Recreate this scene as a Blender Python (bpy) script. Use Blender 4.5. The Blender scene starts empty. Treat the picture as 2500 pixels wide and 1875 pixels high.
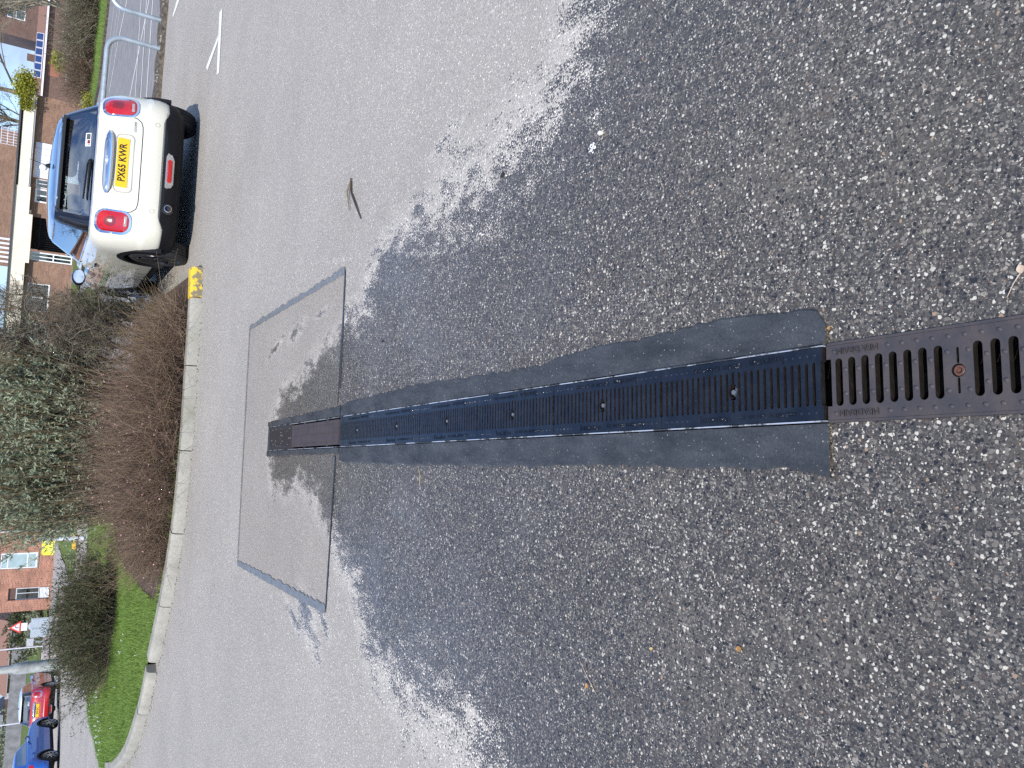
import bpy, bmesh, math, random
import numpy as np
from mathutils import Vector, Matrix
from mathutils.geometry import tessellate_polygon
R = math.radians
random.seed(7); rng = np.random.default_rng(11)
SC = bpy.context.scene; COL = SC.collection

# ---------------------------------------------------------------- camera
CAMH = 1.435
_P, _r = R(32.0), R(4.7)
_up = Vector((0, math.sin(_P), math.cos(_P))); _rt = Vector((1, 0, 0)); _c, _s = math.cos(_r), math.sin(_r)
_X = -_c*_up + _s*_rt; _Y = _s*_up + _c*_rt; _Z = _X.cross(_Y)
cd = bpy.data.cameras.new('camera'); cam = bpy.data.objects.new('camera', cd); COL.objects.link(cam)
M = Matrix((_X, _Y, _Z)).transposed().to_4x4(); M.translation = Vector((0, 0, CAMH)); cam.matrix_world = M
cd.sensor_fit = 'HORIZONTAL'; cd.sensor_width = 36.0; cd.lens = 36*1880/2500
cd.clip_start = .05; cd.clip_end = 3000
SC.camera = cam
# ---------------------------------------------------------------- sun + sky
SUN_EL = R(42); TO_SUN_AZ = math.atan2(-.36, -.93)      # azimuth from +Y towards +X
sv = Vector((math.sin(TO_SUN_AZ)*math.cos(SUN_EL), math.cos(TO_SUN_AZ)*math.cos(SUN_EL), math.sin(SUN_EL)))
sl = bpy.data.lights.new('sun', 'SUN'); sl.energy = 3.6; sl.angle = R(.6); sl.color = (1, .95, .87)
so = bpy.data.objects.new('sun', sl); COL.objects.link(so); so.rotation_euler = sv.to_track_quat('Z', 'Y').to_euler()
so.location = (-20, -10, 30)
W = bpy.data.worlds.new('World'); SC.world = W; W.use_nodes = True
nt = W.node_tree; N = nt.nodes; L = nt.links; N.clear()
out = N.new('ShaderNodeOutputWorld'); bg = N.new('ShaderNodeBackground'); bg.inputs[1].default_value = .13
sky = N.new('ShaderNodeTexSky'); sky.sky_type = 'NISHITA'; sky.sun_disc = False; sky.sun_elevation = SUN_EL; sky.sun_rotation = TO_SUN_AZ
sky.air_density = 1.0; sky.dust_density = .25; sky.ozone_density = 1.6
tc = N.new('ShaderNodeTexCoord'); mp = N.new('ShaderNodeMapping'); mp.inputs['Scale'].default_value = (1, 1, 2.6)
n1 = N.new('ShaderNodeTexNoise'); n1.inputs['Scale'].default_value = 3.4; n1.inputs['Detail'].default_value = 9; n1.inputs['Roughness'].default_value = .62; n1.inputs['Distortion'].default_value = .3
rp = N.new('ShaderNodeValToRGB'); rp.color_ramp.elements[0].position = .50; rp.color_ramp.elements[1].position = .68
rp.color_ramp.elements[1].color = (.92, .92, .92, 1)
mx = N.new('ShaderNodeMix'); mx.data_type = 'RGBA'; mx.inputs[7].default_value = (4.2, 4.9, 6.0, 1)
L.new(tc.outputs['Generated'], mp.inputs[0]); L.new(mp.outputs[0], n1.inputs['Vector']); zs_ = N.new('ShaderNodeSeparateXYZ'); L.new(tc.outputs['Generated'], zs_.inputs[0]); zm = N.new('ShaderNodeMapRange'); zm.interpolation_type = 'SMOOTHSTEP'; zm.inputs[1].default_value = .86; zm.inputs[2].default_value = .97; zm.inputs[4].default_value = .16; L.new(zs_.outputs[2], zm.inputs[0]); ad = N.new('ShaderNodeMath'); L.new(n1.outputs[0], ad.inputs[0]); L.new(zm.outputs[0], ad.inputs[1]); L.new(ad.outputs[0], rp.inputs[0])
L.new(rp.outputs[0], mx.inputs[0]); tn = N.new('ShaderNodeMix'); tn.data_type = 'RGBA'; tn.blend_type = 'MULTIPLY'; tn.inputs[0].default_value = 1; tn.inputs[7].default_value = (.70, .86, 1.12, 1); L.new(sky.outputs[0], tn.inputs[6]); L.new(tn.outputs[2], mx.inputs[6]); sz = N.new('ShaderNodeSeparateXYZ'); L.new(tc.outputs['Generated'], sz.inputs[0]); r2 = N.new('ShaderNodeValToRGB'); r2.color_ramp.elements[0].position = 0; r2.color_ramp.elements[0].color = (.60, .68, .88, 1); r2.color_ramp.elements[1].position = .30; r2.color_ramp.elements[1].color = (1, 1, 1, 1)
L.new(sz.outputs[2], r2.inputs[0]); m3 = N.new('ShaderNodeMix'); m3.data_type = 'RGBA'; m3.blend_type = 'MULTIPLY'; m3.inputs[0].default_value = 1; L.new(mx.outputs[2], m3.inputs[6]); L.new(r2.outputs[0], m3.inputs[7]); L.new(m3.outputs[2], bg.inputs[0]); L.new(bg.outputs[0], out.inputs[0])
SC.view_settings.view_transform = 'Standard'; SC.view_settings.look = 'None'; SC.view_settings.exposure = .56; SC.view_settings.gamma = 1
try:
    SC.cycles.use_denoising = False; SC.cycles.max_bounces = 6; SC.cycles.transparent_max_bounces = 12; SC.cycles.caustics_reflective = False; SC.cycles.caustics_refractive = False
except Exception: pass

# ================================================================ helpers
class MB:
    """collects primitives for ONE mesh object"""
    def __init__(s): s.v = []; s.f = []
    def add(s, vs, fs):
        o = len(s.v); s.v += [tuple(map(float, p)) for p in vs]; s.f += [tuple(int(i)+o for i in f) for f in fs]; return s
    def box(s, x0, x1, y0, y1, z0, z1):
        return s.add([(x0,y0,z0),(x1,y0,z0),(x1,y1,z0),(x0,y1,z0),(x0,y0,z1),(x1,y0,z1),(x1,y1,z1),(x0,y1,z1)],
                     [(0,3,2,1),(4,5,6,7),(0,1,5,4),(1,2,6,5),(2,3,7,6),(3,0,4,7)])
    def bar(s, a, b, w, h, upv=(0,0,1)):
        a = Vector(a); b = Vector(b); d = (b-a).normalized(); u = Vector(upv)
        sx = d.cross(u)
        if sx.length < 1e-4: sx = d.cross(Vector((1,0,0)))
        sx.normalize(); u = sx.cross(d)
        P = []
        for q in (a, b):
            for i, j in ((-1,-1),(1,-1),(1,1),(-1,1)): P.append(q+sx*(i*w/2)+u*(j*h/2))
        return s.add(P, [(0,1,2,3),(7,6,5,4),(0,4,5,1),(1,5,6,2),(2,6,7,3),(3,7,4,0)])
    def tube(s, pts, r, n=8, closed=False, cap=True):
        pts = [Vector(p) for p in pts]; m = len(pts); rs = r if isinstance(r, (list, tuple)) else [r]*m
        P = []; F = []; prev = None
        for i, p in enumerate(pts):
            if closed: d = pts[(i+1) % m]-pts[i-1]
            else: d = pts[min(i+1, m-1)]-pts[max(i-1, 0)]
            d.normalize()
            if prev is None:
                a = Vector((0,0,1)) if abs(d.z) < .9 else Vector((1,0,0)); u = d.cross(a).normalized()
            else: u = (prev-d*prev.dot(d)).normalized()
            prev = u; w = d.cross(u)
            for k in range(n):
                t = 2*math.pi*k/n; P.append(p+(u*math.cos(t)+w*math.sin(t))*rs[i])
        for i in range(m if closed else m-1):
            j = (i+1) % m
            for k in range(n): F.append((i*n+k, i*n+(k+1) % n, j*n+(k+1) % n, j*n+k))
        if cap and not closed: F.append(tuple(range(n))[::-1]); F.append(tuple((m-1)*n+k for k in range(n)))
        return s.add(P, F)
    def prism(s, poly, z0, z1, fn=None):
        """poly: list of (a,b) extruded z0->z1; fn maps (a,b,c)->xyz"""
        fn = fn or (lambda a, b, c: (a, b, c)); n = len(poly)
        P = [fn(a, b, z0) for a, b in poly]+[fn(a, b, z1) for a, b in poly]
        F = [tuple(range(n))[::-1], tuple(range(n, 2*n))]+[(i, (i+1) % n, n+(i+1) % n, n+i) for i in range(n)]
        return s.add(P, F)
    def lathe(s, prof, n=32, axis='x', c=(0,0,0), ends=True):
        P = []; F = []; m = len(prof)
        for a, r in prof:
            for k in range(n):
                t = 2*math.pi*k/n; u, w = r*math.cos(t), r*math.sin(t)
                P.append({'x': (c[0]+a, c[1]+u, c[2]+w), 'z': (c[0]+u, c[1]+w, c[2]+a), 'y': (c[0]+u, c[1]+a, c[2]+w)}[axis])
        for i in range(m-1):
            for k in range(n): F.append((i*n+k, i*n+(k+1) % n, (i+1)*n+(k+1) % n, (i+1)*n+k))
        if ends: F.append(tuple(range(n))); F.append(tuple((m-1)*n+k for k in range(n)))
        return s.add(P, F)
    def holes(s, outer, holes, z0, z1, fn=None):
        """plate with holes between z0 (bottom) and z1 (top)"""
        fn = fn or (lambda a, b, c: (a, b, c))
        loops = [outer]+holes; flat = [p for l in loops for p in l]
        tri = tessellate_polygon([[Vector((a, b, 0)) for a, b in l] for l in loops]); n = len(flat)
        P = [fn(a, b, z1) for a, b in flat]+[fn(a, b, z0) for a, b in flat]
        F = []
        for t in tri:
            a, b, c = [Vector(flat[i]) for i in t]
            cr = (b.x-a.x)*(c.y-a.y)-(b.y-a.y)*(c.x-a.x)
            t = tuple(t) if cr > 0 else tuple(t)[::-1]
            F.append(t); F.append(tuple(i+n for i in t[::-1]))
        o = 0
        for l in loops:
            m = len(l)
            for i in range(m): F.append((o+i, o+(i+1) % m, n+o+(i+1) % m, n+o+i))
            o += m
        return s.add(P, F)
    def build(s, name, m=None, parent=None, smooth=False, angle=40, loc=None):
        me = bpy.data.meshes.new(name); me.from_pydata(s.v, [], s.f); me.update()
        bm = bmesh.new(); bm.from_mesh(me); bmesh.ops.recalc_face_normals(bm, faces=bm.faces); bm.to_mesh(me); bm.free()
        if smooth:
            me.polygons.foreach_set('use_smooth', [True]*len(me.polygons)); me.set_sharp_from_angle(angle=R(angle))
        o = bpy.data.objects.new(name, me); COL.objects.link(o)
        if m: me.materials.append(m)
        if parent: o.parent = parent
        if loc: o.location = loc
        return o
def raw(name, V, F, m, parent=None):
    me = bpy.data.meshes.new(name)
    V = np.asarray(V, dtype=np.float32); F = np.asarray(F, dtype=np.int32)
    me.vertices.add(len(V)); me.vertices.foreach_set('co', V.ravel())
    k = F.shape[1]; me.loops.add(F.size); me.loops.foreach_set('vertex_index', F.ravel())
    me.polygons.add(len(F)); me.polygons.foreach_set('loop_start', np.arange(0, F.size, k, dtype=np.int32))
    me.update(calc_edges=True)
    o = bpy.data.objects.new(name, me); COL.objects.link(o)
    if m: me.materials.append(m)
    if parent: o.parent = parent
    return o
def tag(o, label=None, cat=None, group=None, kind=None):
    if label: o['label'] = label
    if cat: o['category'] = cat
    if group: o['group'] = group
    if kind: o['kind'] = kind
    return o
def thing(name, label, cat, loc=(0,0,0), rz=0, group=None):
    o = bpy.data.objects.new(name, None); COL.objects.link(o); o.location = loc; o.rotation_euler = (0, 0, rz); o.empty_display_size = .2
    return tag(o, label, cat, group)
def copy_tree(o, parent=None):
    c = o.copy(); COL.objects.link(c); c.parent = parent
    for ch in o.children: copy_tree(ch, c)
    return c
def text_mb(mb, s, size, ext, M, align='CENTER', bold=0.0):
    cu = bpy.data.curves.new('t', 'FONT'); cu.body = s; cu.size = size; cu.extrude = ext; cu.align_x = align; cu.align_y = 'CENTER'; cu.resolution_u = 2; cu.offset = bold*size
    o = bpy.data.objects.new('t', cu); COL.objects.link(o); dg = bpy.context.evaluated_depsgraph_get()
    me = bpy.data.meshes.new_from_object(o.evaluated_get(dg))
    mb.add([M @ v.co for v in me.vertices], [tuple(p.vertices) for p in me.polygons])
    bpy.data.objects.remove(o); bpy.data.meshes.remove(me); return mb

# ---------------------------------------------------------------- materials
class NG:
    def __init__(s, name):
        s.m = bpy.data.materials.new(name); s.m.use_nodes = True; s.t = s.m.node_tree; s.t.nodes.clear()
        s.o = s.n('ShaderNodeOutputMaterial')
    def n(s, ty, **k):
        x = s.t.nodes.new(ty)
        for a, b in k.items():
            if hasattr(x, a): setattr(x, a, b)
        return x
    def l(s, a, b): s.t.links.new(a, b)
    def put(s, sock, v):
        if hasattr(v, 'links') or isinstance(v, bpy.types.NodeSocket): s.l(v, sock)
        elif v is not None:
            if isinstance(v, (tuple, list)) and len(v) == 3 and sock.type == 'RGBA': v = (*v, 1)
            sock.default_value = v
    def math(s, op, a, b=None, c=None, clamp=False):
        x = s.n('ShaderNodeMath', operation=op, use_clamp=clamp)
        for i, v in enumerate((a, b, c)):
            if v is not None: s.put(x.inputs[i], v)
        return x.outputs[0]
    def mix(s, f, a, b, mode='MIX'):
        x = s.n('ShaderNodeMix', data_type='RGBA', blend_type=mode); s.put(x.inputs[0], f); s.put(x.inputs[6], a); s.put(x.inputs[7], b); return x.outputs[2]
    def mixf(s, f, a, b):
        x = s.n('ShaderNodeMix', data_type='FLOAT'); s.put(x.inputs[0], f); s.put(x.inputs[2], a); s.put(x.inputs[3], b); return x.outputs[0]
    def noise(s, vec, scale, detail=3, rough=.55, dist=0):
        x = s.n('ShaderNodeTexNoise'); x.inputs['Scale'].default_value = scale; x.inputs['Detail'].default_value = detail
        x.inputs['Roughness'].default_value = rough; x.inputs['Distortion'].default_value = dist
        if vec is not None: s.l(vec, x.inputs['Vector'])
        return x.outputs
    def vor(s, vec, scale, feature='F1', dims='2D'):
        x = s.n('ShaderNodeTexVoronoi', voronoi_dimensions=dims, feature=feature); x.inputs['Scale'].default_value = scale; s.l(vec, x.inputs['Vector']); return x.outputs
    def ramp(s, f, stops, interp='LINEAR'):
        x = s.n('ShaderNodeValToRGB'); e = x.color_ramp; e.interpolation = interp
        while len(e.elements) < len(stops): e.elements.new(.5)
        for k, (p, c) in zip(e.elements, stops):
            k.position = p; k.color = (*c, 1) if isinstance(c, (tuple, list)) else (c, c, c, 1)
        s.put(x.inputs[0], f); return x.outputs[0]
    def ss(s, v, a, b):
        x = s.n('ShaderNodeMapRange', interpolation_type='SMOOTHSTEP'); s.put(x.inputs[0], v); x.inputs[1].default_value = a; x.inputs[2].default_value = b; return x.outputs[0]
    def bump(s, h, strength=.5, dist=.01, nrm=None):
        x = s.n('ShaderNodeBump'); s.put(x.inputs['Strength'], strength); x.inputs['Distance'].default_value = dist; s.put(x.inputs['Height'], h)
        if nrm: s.l(nrm, x.inputs['Normal'])
        return x.outputs[0]
    def pos(s): return s.n('ShaderNodeNewGeometry').outputs['Position']
    def objc(s): return s.n('ShaderNodeTexCoord').outputs['Object']
    def pbr(s, col, rough=.6, metal=0, nrm=None, coat=0, spec=.5, sheen=0, **k):
        x = s.n('ShaderNodeBsdfPrincipled'); s.put(x.inputs['Base Color'], col); s.put(x.inputs['Roughness'], rough); s.put(x.inputs['Metallic'], metal)
        x.inputs['Coat Weight'].default_value = coat; x.inputs['Coat Roughness'].default_value = .03; s.put(x.inputs['Specular IOR Level'], spec)
        if nrm: s.l(nrm, x.inputs['Normal'])
        s.l(x.outputs[0], s.o.inputs[0]); return x
def mat(name, col, rough=.6, metal=0, var=.15, vs=8, bump=0, bs=60, coat=0, spec=.5):
    g = NG(name); p = g.objc(); c = col
    if var:
        n = g.noise(p, vs, 5)[0]; f = g.ramp(n, [(.3, 1-var), (.7, 1+var)]); c = g.mix(1, col, f, 'MULTIPLY')
    nm = g.bump(g.noise(p, bs, 4)[0], bump, .01) if bump else None
    g.pbr(c, rough, metal, nm, coat, spec); return g.m
def leafmat(name, c1, c2, rough=.55):
    g = NG(name); i = g.n('ShaderNodeNewGeometry').outputs['Random Per Island']; n = g.noise(g.objc(), 2.2, 3)[0]
    c = g.mix(g.math('MULTIPLY_ADD', n, .5, g.math('MULTIPLY', i, .5)), c1, c2)
    b = g.pbr(c, rough, spec=.35); t = g.n('ShaderNodeBsdfTranslucent'); g.l(c, t.inputs[0]); m = g.n('ShaderNodeMixShader'); m.inputs[0].default_value = .25
    g.l(b.outputs[0], m.inputs[1]); g.l(t.outputs[0], m.inputs[2]); g.l(m.outputs[0], g.o.inputs[0]); return g.m
def brick(name, c1, c2, mortar, rough=.85, stain=.25):
    g = NG(name); p = g.objc(); sx = g.n('ShaderNodeSeparateXYZ'); g.l(p, sx.inputs[0]); cb = g.n('ShaderNodeCombineXYZ')
    g.l(g.math('ADD', sx.outputs[0], sx.outputs[1]), cb.inputs[0]); g.l(sx.outputs[2], cb.inputs[1])
    b = g.n('ShaderNodeTexBrick'); g.l(cb.outputs[0], b.inputs['Vector']); b.inputs['Scale'].default_value = 1; b.inputs['Brick Width'].default_value = .225; b.inputs['Row Height'].default_value = .075
    b.inputs['Mortar Size'].default_value = .007; b.inputs['Mortar Smooth'].default_value = .2; b.inputs['Bias'].default_value = 0
    g.put(b.inputs['Color1'], c1); g.put(b.inputs['Color2'], c2); g.put(b.inputs['Mortar'], mortar)
    n = g.noise(p, 1.2, 5)[0]; n2 = g.noise(p, 14, 3)[0]
    c = g.mix(1, b.outputs[0], g.ramp(n, [(.3, 1-stain), (.7, 1+stain)]), 'MULTIPLY'); c = g.mix(1, c, g.ramp(n2, [(.3, .8), (.7, 1.2)]), 'MULTIPLY')
    g.pbr(c, rough, nrm=g.bump(b.outputs['Fac'], -.6, .01)); return g.m
def glassmat(name, tint=(.5,.55,.55), tr=.6, rough=.02, base=.05):
    g = NG(name); lw = g.n('ShaderNodeLayerWeight'); lw.inputs[0].default_value = .5; f = g.math('MULTIPLY_ADD', g.math('POWER', lw.outputs['Facing'], 4.0), .9, base, True)
    a = g.n('ShaderNodeBsdfTransparent'); a.inputs[0].default_value = (*[c*tr for c in tint], 1); b = g.n('ShaderNodeBsdfGlossy'); b.inputs['Roughness'].default_value = rough; b.inputs[0].default_value = (1,1,1,1)
    m = g.n('ShaderNodeMixShader'); g.l(f, m.inputs[0]); g.l(a.outputs[0], m.inputs[1]); g.l(b.outputs[0], m.inputs[2]); g.l(m.outputs[0], g.o.inputs[0]); return g.m

def asphalt(name, tint=(1,1,1), dry=.41, s=1.0, wetcol=.054):
    g = NG(name); p = g.pos(); wet = g.n('ShaderNodeAttribute', attribute_name='wet').outputs['Fac']
    dn = g.noise(p, 80, 2)[1]; pv = g.n('ShaderNodeVectorMath', operation='MULTIPLY_ADD'); g.l(dn, pv.inputs[0]); pv.inputs[1].default_value = (.010, .010, 0); g.l(p, pv.inputs[2]); q = pv.outputs[0]
    def stones(scale, tmin, tmax):
        v = g.vor(q, scale); sp = g.n('ShaderNodeSeparateColor'); g.l(v['Color'], sp.inputs[0])
        thr = g.math('MULTIPLY_ADD', sp.outputs[1], tmax-tmin, tmin)
        m = g.ss(g.math('SUBTRACT', thr, v['Distance']), 0, .07)
        return m, sp.outputs[0], sp.outputs[2], v['Distance']
    m1, r1, k1, d1 = stones(118*s, .16, .52); m2, r2, k2, d2 = stones(250*s, .2, .62); m0, r0, k0, d0 = stones(66*s, -.08, .36)
    st = [(0, (.020,.020,.022)), (.10, (.045,.043,.042)), (.36, (.10,.095,.086)), (.60, (.18,.17,.155)), (.80, (.10,.075,.06)), (.84, (.29,.275,.245)), (.915, (.56,.545,.50)), (.99, (.32,.23,.16))]
    st0 = [(0, (.022,.021,.022)), (.18, (.08,.075,.068)), (.52, (.17,.155,.14)), (.88, (.28,.26,.24)), (.96, (.46,.44,.41))]
    big = g.noise(p, .9, 5)[0]; mid = g.noise(p, 9, 4)[0]
    base = g.mix(g.noise(p, 260, 3)[0], (wetcol*.66, wetcol*.62, wetcol*.58), (wetcol*1.85, wetcol*1.72, wetcol*1.55))
    film = g.noise(p, 2.6, 5, .6)[0]; silt = g.ss(film, .50, .66); base = g.mix(g.math('MULTIPLY', silt, .5), base, (.135,.125,.108)); c = g.mix(g.math('MULTIPLY', m2, g.math('MULTIPLY_ADD', silt, -.45, 1)), base, g.ramp(r2, st, 'CONSTANT')); c = g.mix(m1, c, g.ramp(r1, st, 'CONSTANT')); c = g.mix(m0, c, g.ramp(r0, st0, 'CONSTANT'))
    wc = g.mix(1, c, g.ramp(big, [(.3, (.92,.86,.76)), (.7, (1.24,1.16,1.04))]), 'MULTIPLY')
    # dry: whole surface pale, stones low contrast
    dryb = g.mix(g.noise(p, 300, 4, .7)[0], (dry*.66, dry*.64, dry*.615), (dry*1.60, dry*1.545, dry*1.47))
    dc = g.mix(.36, dryb, g.mix(1, c, (2.6, 2.6, 2.6), 'MULTIPLY')); dc = g.mix(1, dc, g.ramp(big, [(.25, .90), (.75, 1.08)]), 'MULTIPLY')
    dc = g.mix(1, dc, tint, 'MULTIPLY'); dc = g.mix(1, dc, (1.05, 1.0, .925), 'MULTIPLY'); dc = g.mix(1, dc, g.ramp(g.math('ADD', wet, .6), [(.25, 1.0), (.58, 1.38)]), 'MULTIPLY')
    # wet mask with ragged edge
    mp = g.n('ShaderNodeMapping'); g.l(p, mp.inputs[0]); mp.inputs['Scale'].default_value = (1.6, .75, 1); mp.inputs['Rotation'].default_value = (0, 0, .2)
    e1 = g.noise(mp.outputs[0], 7, 6, .7)[0]; e2 = g.noise(mp.outputs[0], 19, 6, .75)[0]
    w = g.math('ADD', wet, g.math('MULTIPLY_ADD', e1, 1.35, -.68)); w = g.math('ADD', w, g.math('MULTIPLY_ADD', e2, .80, -.40))
    w = g.math('ADD', w, g.math('MULTIPLY_ADD', d1, .55, -.21)); e3 = g.noise(p, 75, 3, .6)[0]; w = g.math('ADD', w, g.math('MULTIPLY_ADD', e3, .36, -.18)); wf = g.ss(w, -.02, .03)
    col = g.mix(wf, dc, wc)
    rw = g.ramp(film, [(.38, .24), (.60, .11)])
    rough = g.mixf(wf, .82, rw)
    h = g.math('ADD', g.math('MULTIPLY', m1, .9), g.math('MULTIPLY', m2, .5)); h = g.math('ADD', h, g.math('MULTIPLY', g.noise(p, 120, 3)[0], .9))
    nm = g.bump(h, g.mixf(wf, .7, g.mixf(g.ss(film, .40, .60), .34, .16)), .0035)
    g.pbr(col, rough, nrm=nm, spec=g.mixf(wf, .3, .78)); return g.m

def concrete(name, c, rough=.8, wetc=None):
    g = NG(name); p = g.pos(); n = g.noise(p, 4, 6, .65)[0]; n2 = g.noise(p, 70, 4, .7)[0]; n3 = g.noise(p, 1.1, 3)[0]
    col = g.mix(1, c, g.ramp(n, [(.3, .78), (.7, 1.2)]), 'MULTIPLY'); col = g.mix(1, col, g.ramp(n2, [(.3, .82), (.7, 1.18)]), 'MULTIPLY')
    col = g.mix(g.math('MULTIPLY', g.ss(n3, .55, .75), .5), col, (c[0]*.5, c[1]*.55, c[2]*.35))
    g.pbr(col, rough, nrm=g.bump(n2, .5, .004)); return g.m
def slate(name):
    g = NG(name); p = g.pos(); ms = g.n('ShaderNodeMapping'); g.l(p, ms.inputs[0]); ms.inputs['Scale'].default_value = (2.2, .8, 1); n = g.noise(ms.outputs[0], 6, 6, .7)[0]; n2 = g.noise(p, 130, 5, .8)[0]; v = g.vor(g.n('ShaderNodeVectorMath', operation='ADD').outputs[0] if 0 else p, 210); sp = g.n('ShaderNodeSeparateColor'); g.l(v['Color'], sp.inputs[0])
    fl = g.math('MULTIPLY', g.ss(sp.outputs[0], .955, .97), g.ss(g.math('SUBTRACT', g.math('MULTIPLY', sp.outputs[1], .42), v['Distance']), 0, .08))
    col = g.mix(n2, (.004,.006,.007), (.115,.116,.116)); col = g.mix(1, col, g.ramp(n, [(.32, .42), (.68, 1.25)]), 'MULTIPLY'); col = g.mix(g.math('MULTIPLY', fl, .8), col, (.45,.42,.33))
    g.pbr(col, g.ramp(g.noise(p, 6, 5, .6)[0], [(.35, .16), (.65, .34)]), nrm=g.bump(g.math('ADD', g.math('MULTIPLY', n2, 1.2), fl), .7, .003), spec=.6); return g.m

def metal_paint(name, c, rough=.06, flake=0):
    g = NG(name); g.pbr(c, .32, .0, None, 1.0); return g.m
MT = {}
MT['road'] = asphalt('asphalt'); MT['patch'] = asphalt('patch_asphalt', (1.0,.98,.965), .39, 1.75, .055)
MT['slate'] = slate('wet_mortar'); MT['kerb'] = concrete('kerb_concrete', (.30,.285,.24)); MT['kerbd'] = mat('mossy_kerb', (.085,.068,.05), .95, var=.75, vs=16, bump=.9, bs=25)
MT['soil'] = concrete('soil', (.07,.045,.03), .95); MT['path'] = concrete('path_slabs', (.34,.32,.30))
MT['line'] = mat('road_paint', (.72,.70,.64), .7, var=.12, vs=30); MT['seal'] = mat('sealing_tape', (.17,.175,.17), .35, var=.2, vs=30, bump=.3)
def yellow_kerb():
    g = NG('worn_yellow_paint'); p = g.pos(); n = g.noise(p, 16, 6, .7)[0]; z = g.n('ShaderNodeSeparateXYZ'); g.l(p, z.inputs[0])
    f = g.ss(g.math('ADD', n, g.math('MULTIPLY', z.outputs[2], 1.3)), .55, .62)
    c = g.mix(f, (.20,.17,.10), (.68,.46,.03)); g.pbr(c, .6, nrm=g.bump(n, .3, .004)); return g.m
MT['yellow'] = yellow_kerb()
def iron(name, c1, c2, r1, r2, bump=.25):
    g = NG(name); p = g.pos(); n = g.noise(p, 18, 6, .65)[0]; n2 = g.noise(p, 160, 4)[0]
    c = g.mix(g.ss(n, .35, .68), c1, c2); g.pbr(c, g.ramp(n, [(.3, r1), (.7, r2)]), nrm=g.bump(n2, bump, .002), spec=.65); return g.m
MT['iron'] = iron('black_cast_iron', (.007,.010,.017), (.014,.018,.026), .10, .24)
MT['rust'] = iron('rusty_cast_iron', (.082,.066,.060), (.050,.046,.048), .22, .42)
MT['rust2'] = iron('dry_rusty_plate', (.070,.050,.047), (.045,.036,.036), .5, .7); MT['rustb'] = iron('rust_bolt', (.10,.045,.028), (.16,.07,.05), .4, .6)
MT['galv'] = mat('galvanised_steel', (.86,.88,.90), .25, .6, var=.15, vs=12); MT['silt_shade'] = mat('wet_silt_and_slot_shade', (.009,.006,.004), .6, var=.4, vs=20, bump=.8, bs=40)  # silt darkened to near-black so it also holds shade in slots and trough
MT['black'] = mat('black_plastic', (.006,.006,.008), .6, var=.1, spec=.25); MT['gloss'] = mat('black_gloss', (.008,.008,.010), .12, var=0, coat=1)
MT['tyre'] = mat('tyre_rubber', (.016,.016,.017), .75, var=.15, bump=.2); MT['chrome'] = mat('chrome', (.8,.81,.83), .07, 1, var=0)
MT['cream'] = metal_paint('cream_paint', (.66,.635,.53)); MT['rim'] = mat('black_alloy', (.16,.16,.17), .18, .9, var=0); MT['rims'] = mat('silver_alloy', (.5,.5,.52), .3, .9, var=0)
MT['glass'] = glassmat('tinted_glass', (.85,.95,.92), 1.0, base=.36); MT['dglass'] = glassmat('dark_glass', (.3,.34,.34), .5, base=.22)
def lens(name, c):
    g = NG(name); n = g.noise(g.objc(), 30, 2)[0]; cc = g.mix(n, c, tuple(min(1, x*1.5) for x in c)); g.pbr(cc, .2, coat=1); return g.m
MT['lens'] = lens('red_lens', (.36,.005,.006)); MT['lensd'] = lens('dark_red_lens', (.16,.012,.012)); MT['clear'] = mat('clear_lens', (.35,.3,.3), .15, var=.2, coat=1)
MT['plate'] = mat('plate_yellow', (.82,.52,.02), .35, var=0); MT['ink'] = mat('plate_ink', (.012,.012,.012), .4, var=0)
MT['seat'] = mat('seat_fabric', (.09,.095,.10), .8, var=.2); MT['seatg'] = mat('grey_fabric', (.30,.32,.32), .8, var=.2)
MT['white'] = mat('white_upvc', (.78,.79,.80), .4, var=.05); MT['wglass'] = glassmat('window_glass', (.55,.62,.62), .9, base=.12); MT['curtain'] = mat('pale_blind', (.42,.50,.50), .8, var=.15, vs=3)
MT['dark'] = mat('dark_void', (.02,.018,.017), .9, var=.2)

# ---------------------------------------------------------------- terrain
def gz(x, y):
    d = math.hypot(x, y); f = float(np.interp(d, [18, 42, 60, 115, 400], [0, -.6, -.6, -.95, -1.2])); b = min(1, max(0, (x-15)/7)); return f*min(1, max(0, (-x-3.5)/4))+b*float(np.interp(d, [45, 115, 400], [0, -2.3, -2.6]))
C0 = np.array([.056, 1.035]); CV = np.array([-.1303, .9915]); CU = np.array([.9915, .1303])
def c2w(u, v): p = C0+CU*u+CV*v; return float(p[0]), float(p[1])
def w2c(x, y): d = np.array([x, y])-C0; return float(d@CU), float(d@CV)
WET = [(1.9,1.75),(1.25,2.02),(1.00,2.09),(.89,2.18),(.85,2.45),(.71,2.56),(.80,2.93),(.65,2.85),(.66,3.27),(.61,3.58),(.48,3.74),(.26,3.80),(.30,4.04),(.20,4.13),(.14,4.23),(.04,4.54),(-.11,4.78),(-.17,5.10),(-.28,5.22),(-.42,5.35),(-.62,5.33),(-.79,5.24),(-.78,4.89),(-.67,4.62),(-.77,4.24),(-.87,3.98),(-.97,3.85),(-1.04,3.59),(-1.29,3.35),(-1.28,3.03),(-1.30,2.84),(-1.25,2.52),(-1.28,2.34),(-1.32,2.23),(-1.9,2.1),(-1.9,-1.5),(1.9,-1.5)]
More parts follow.
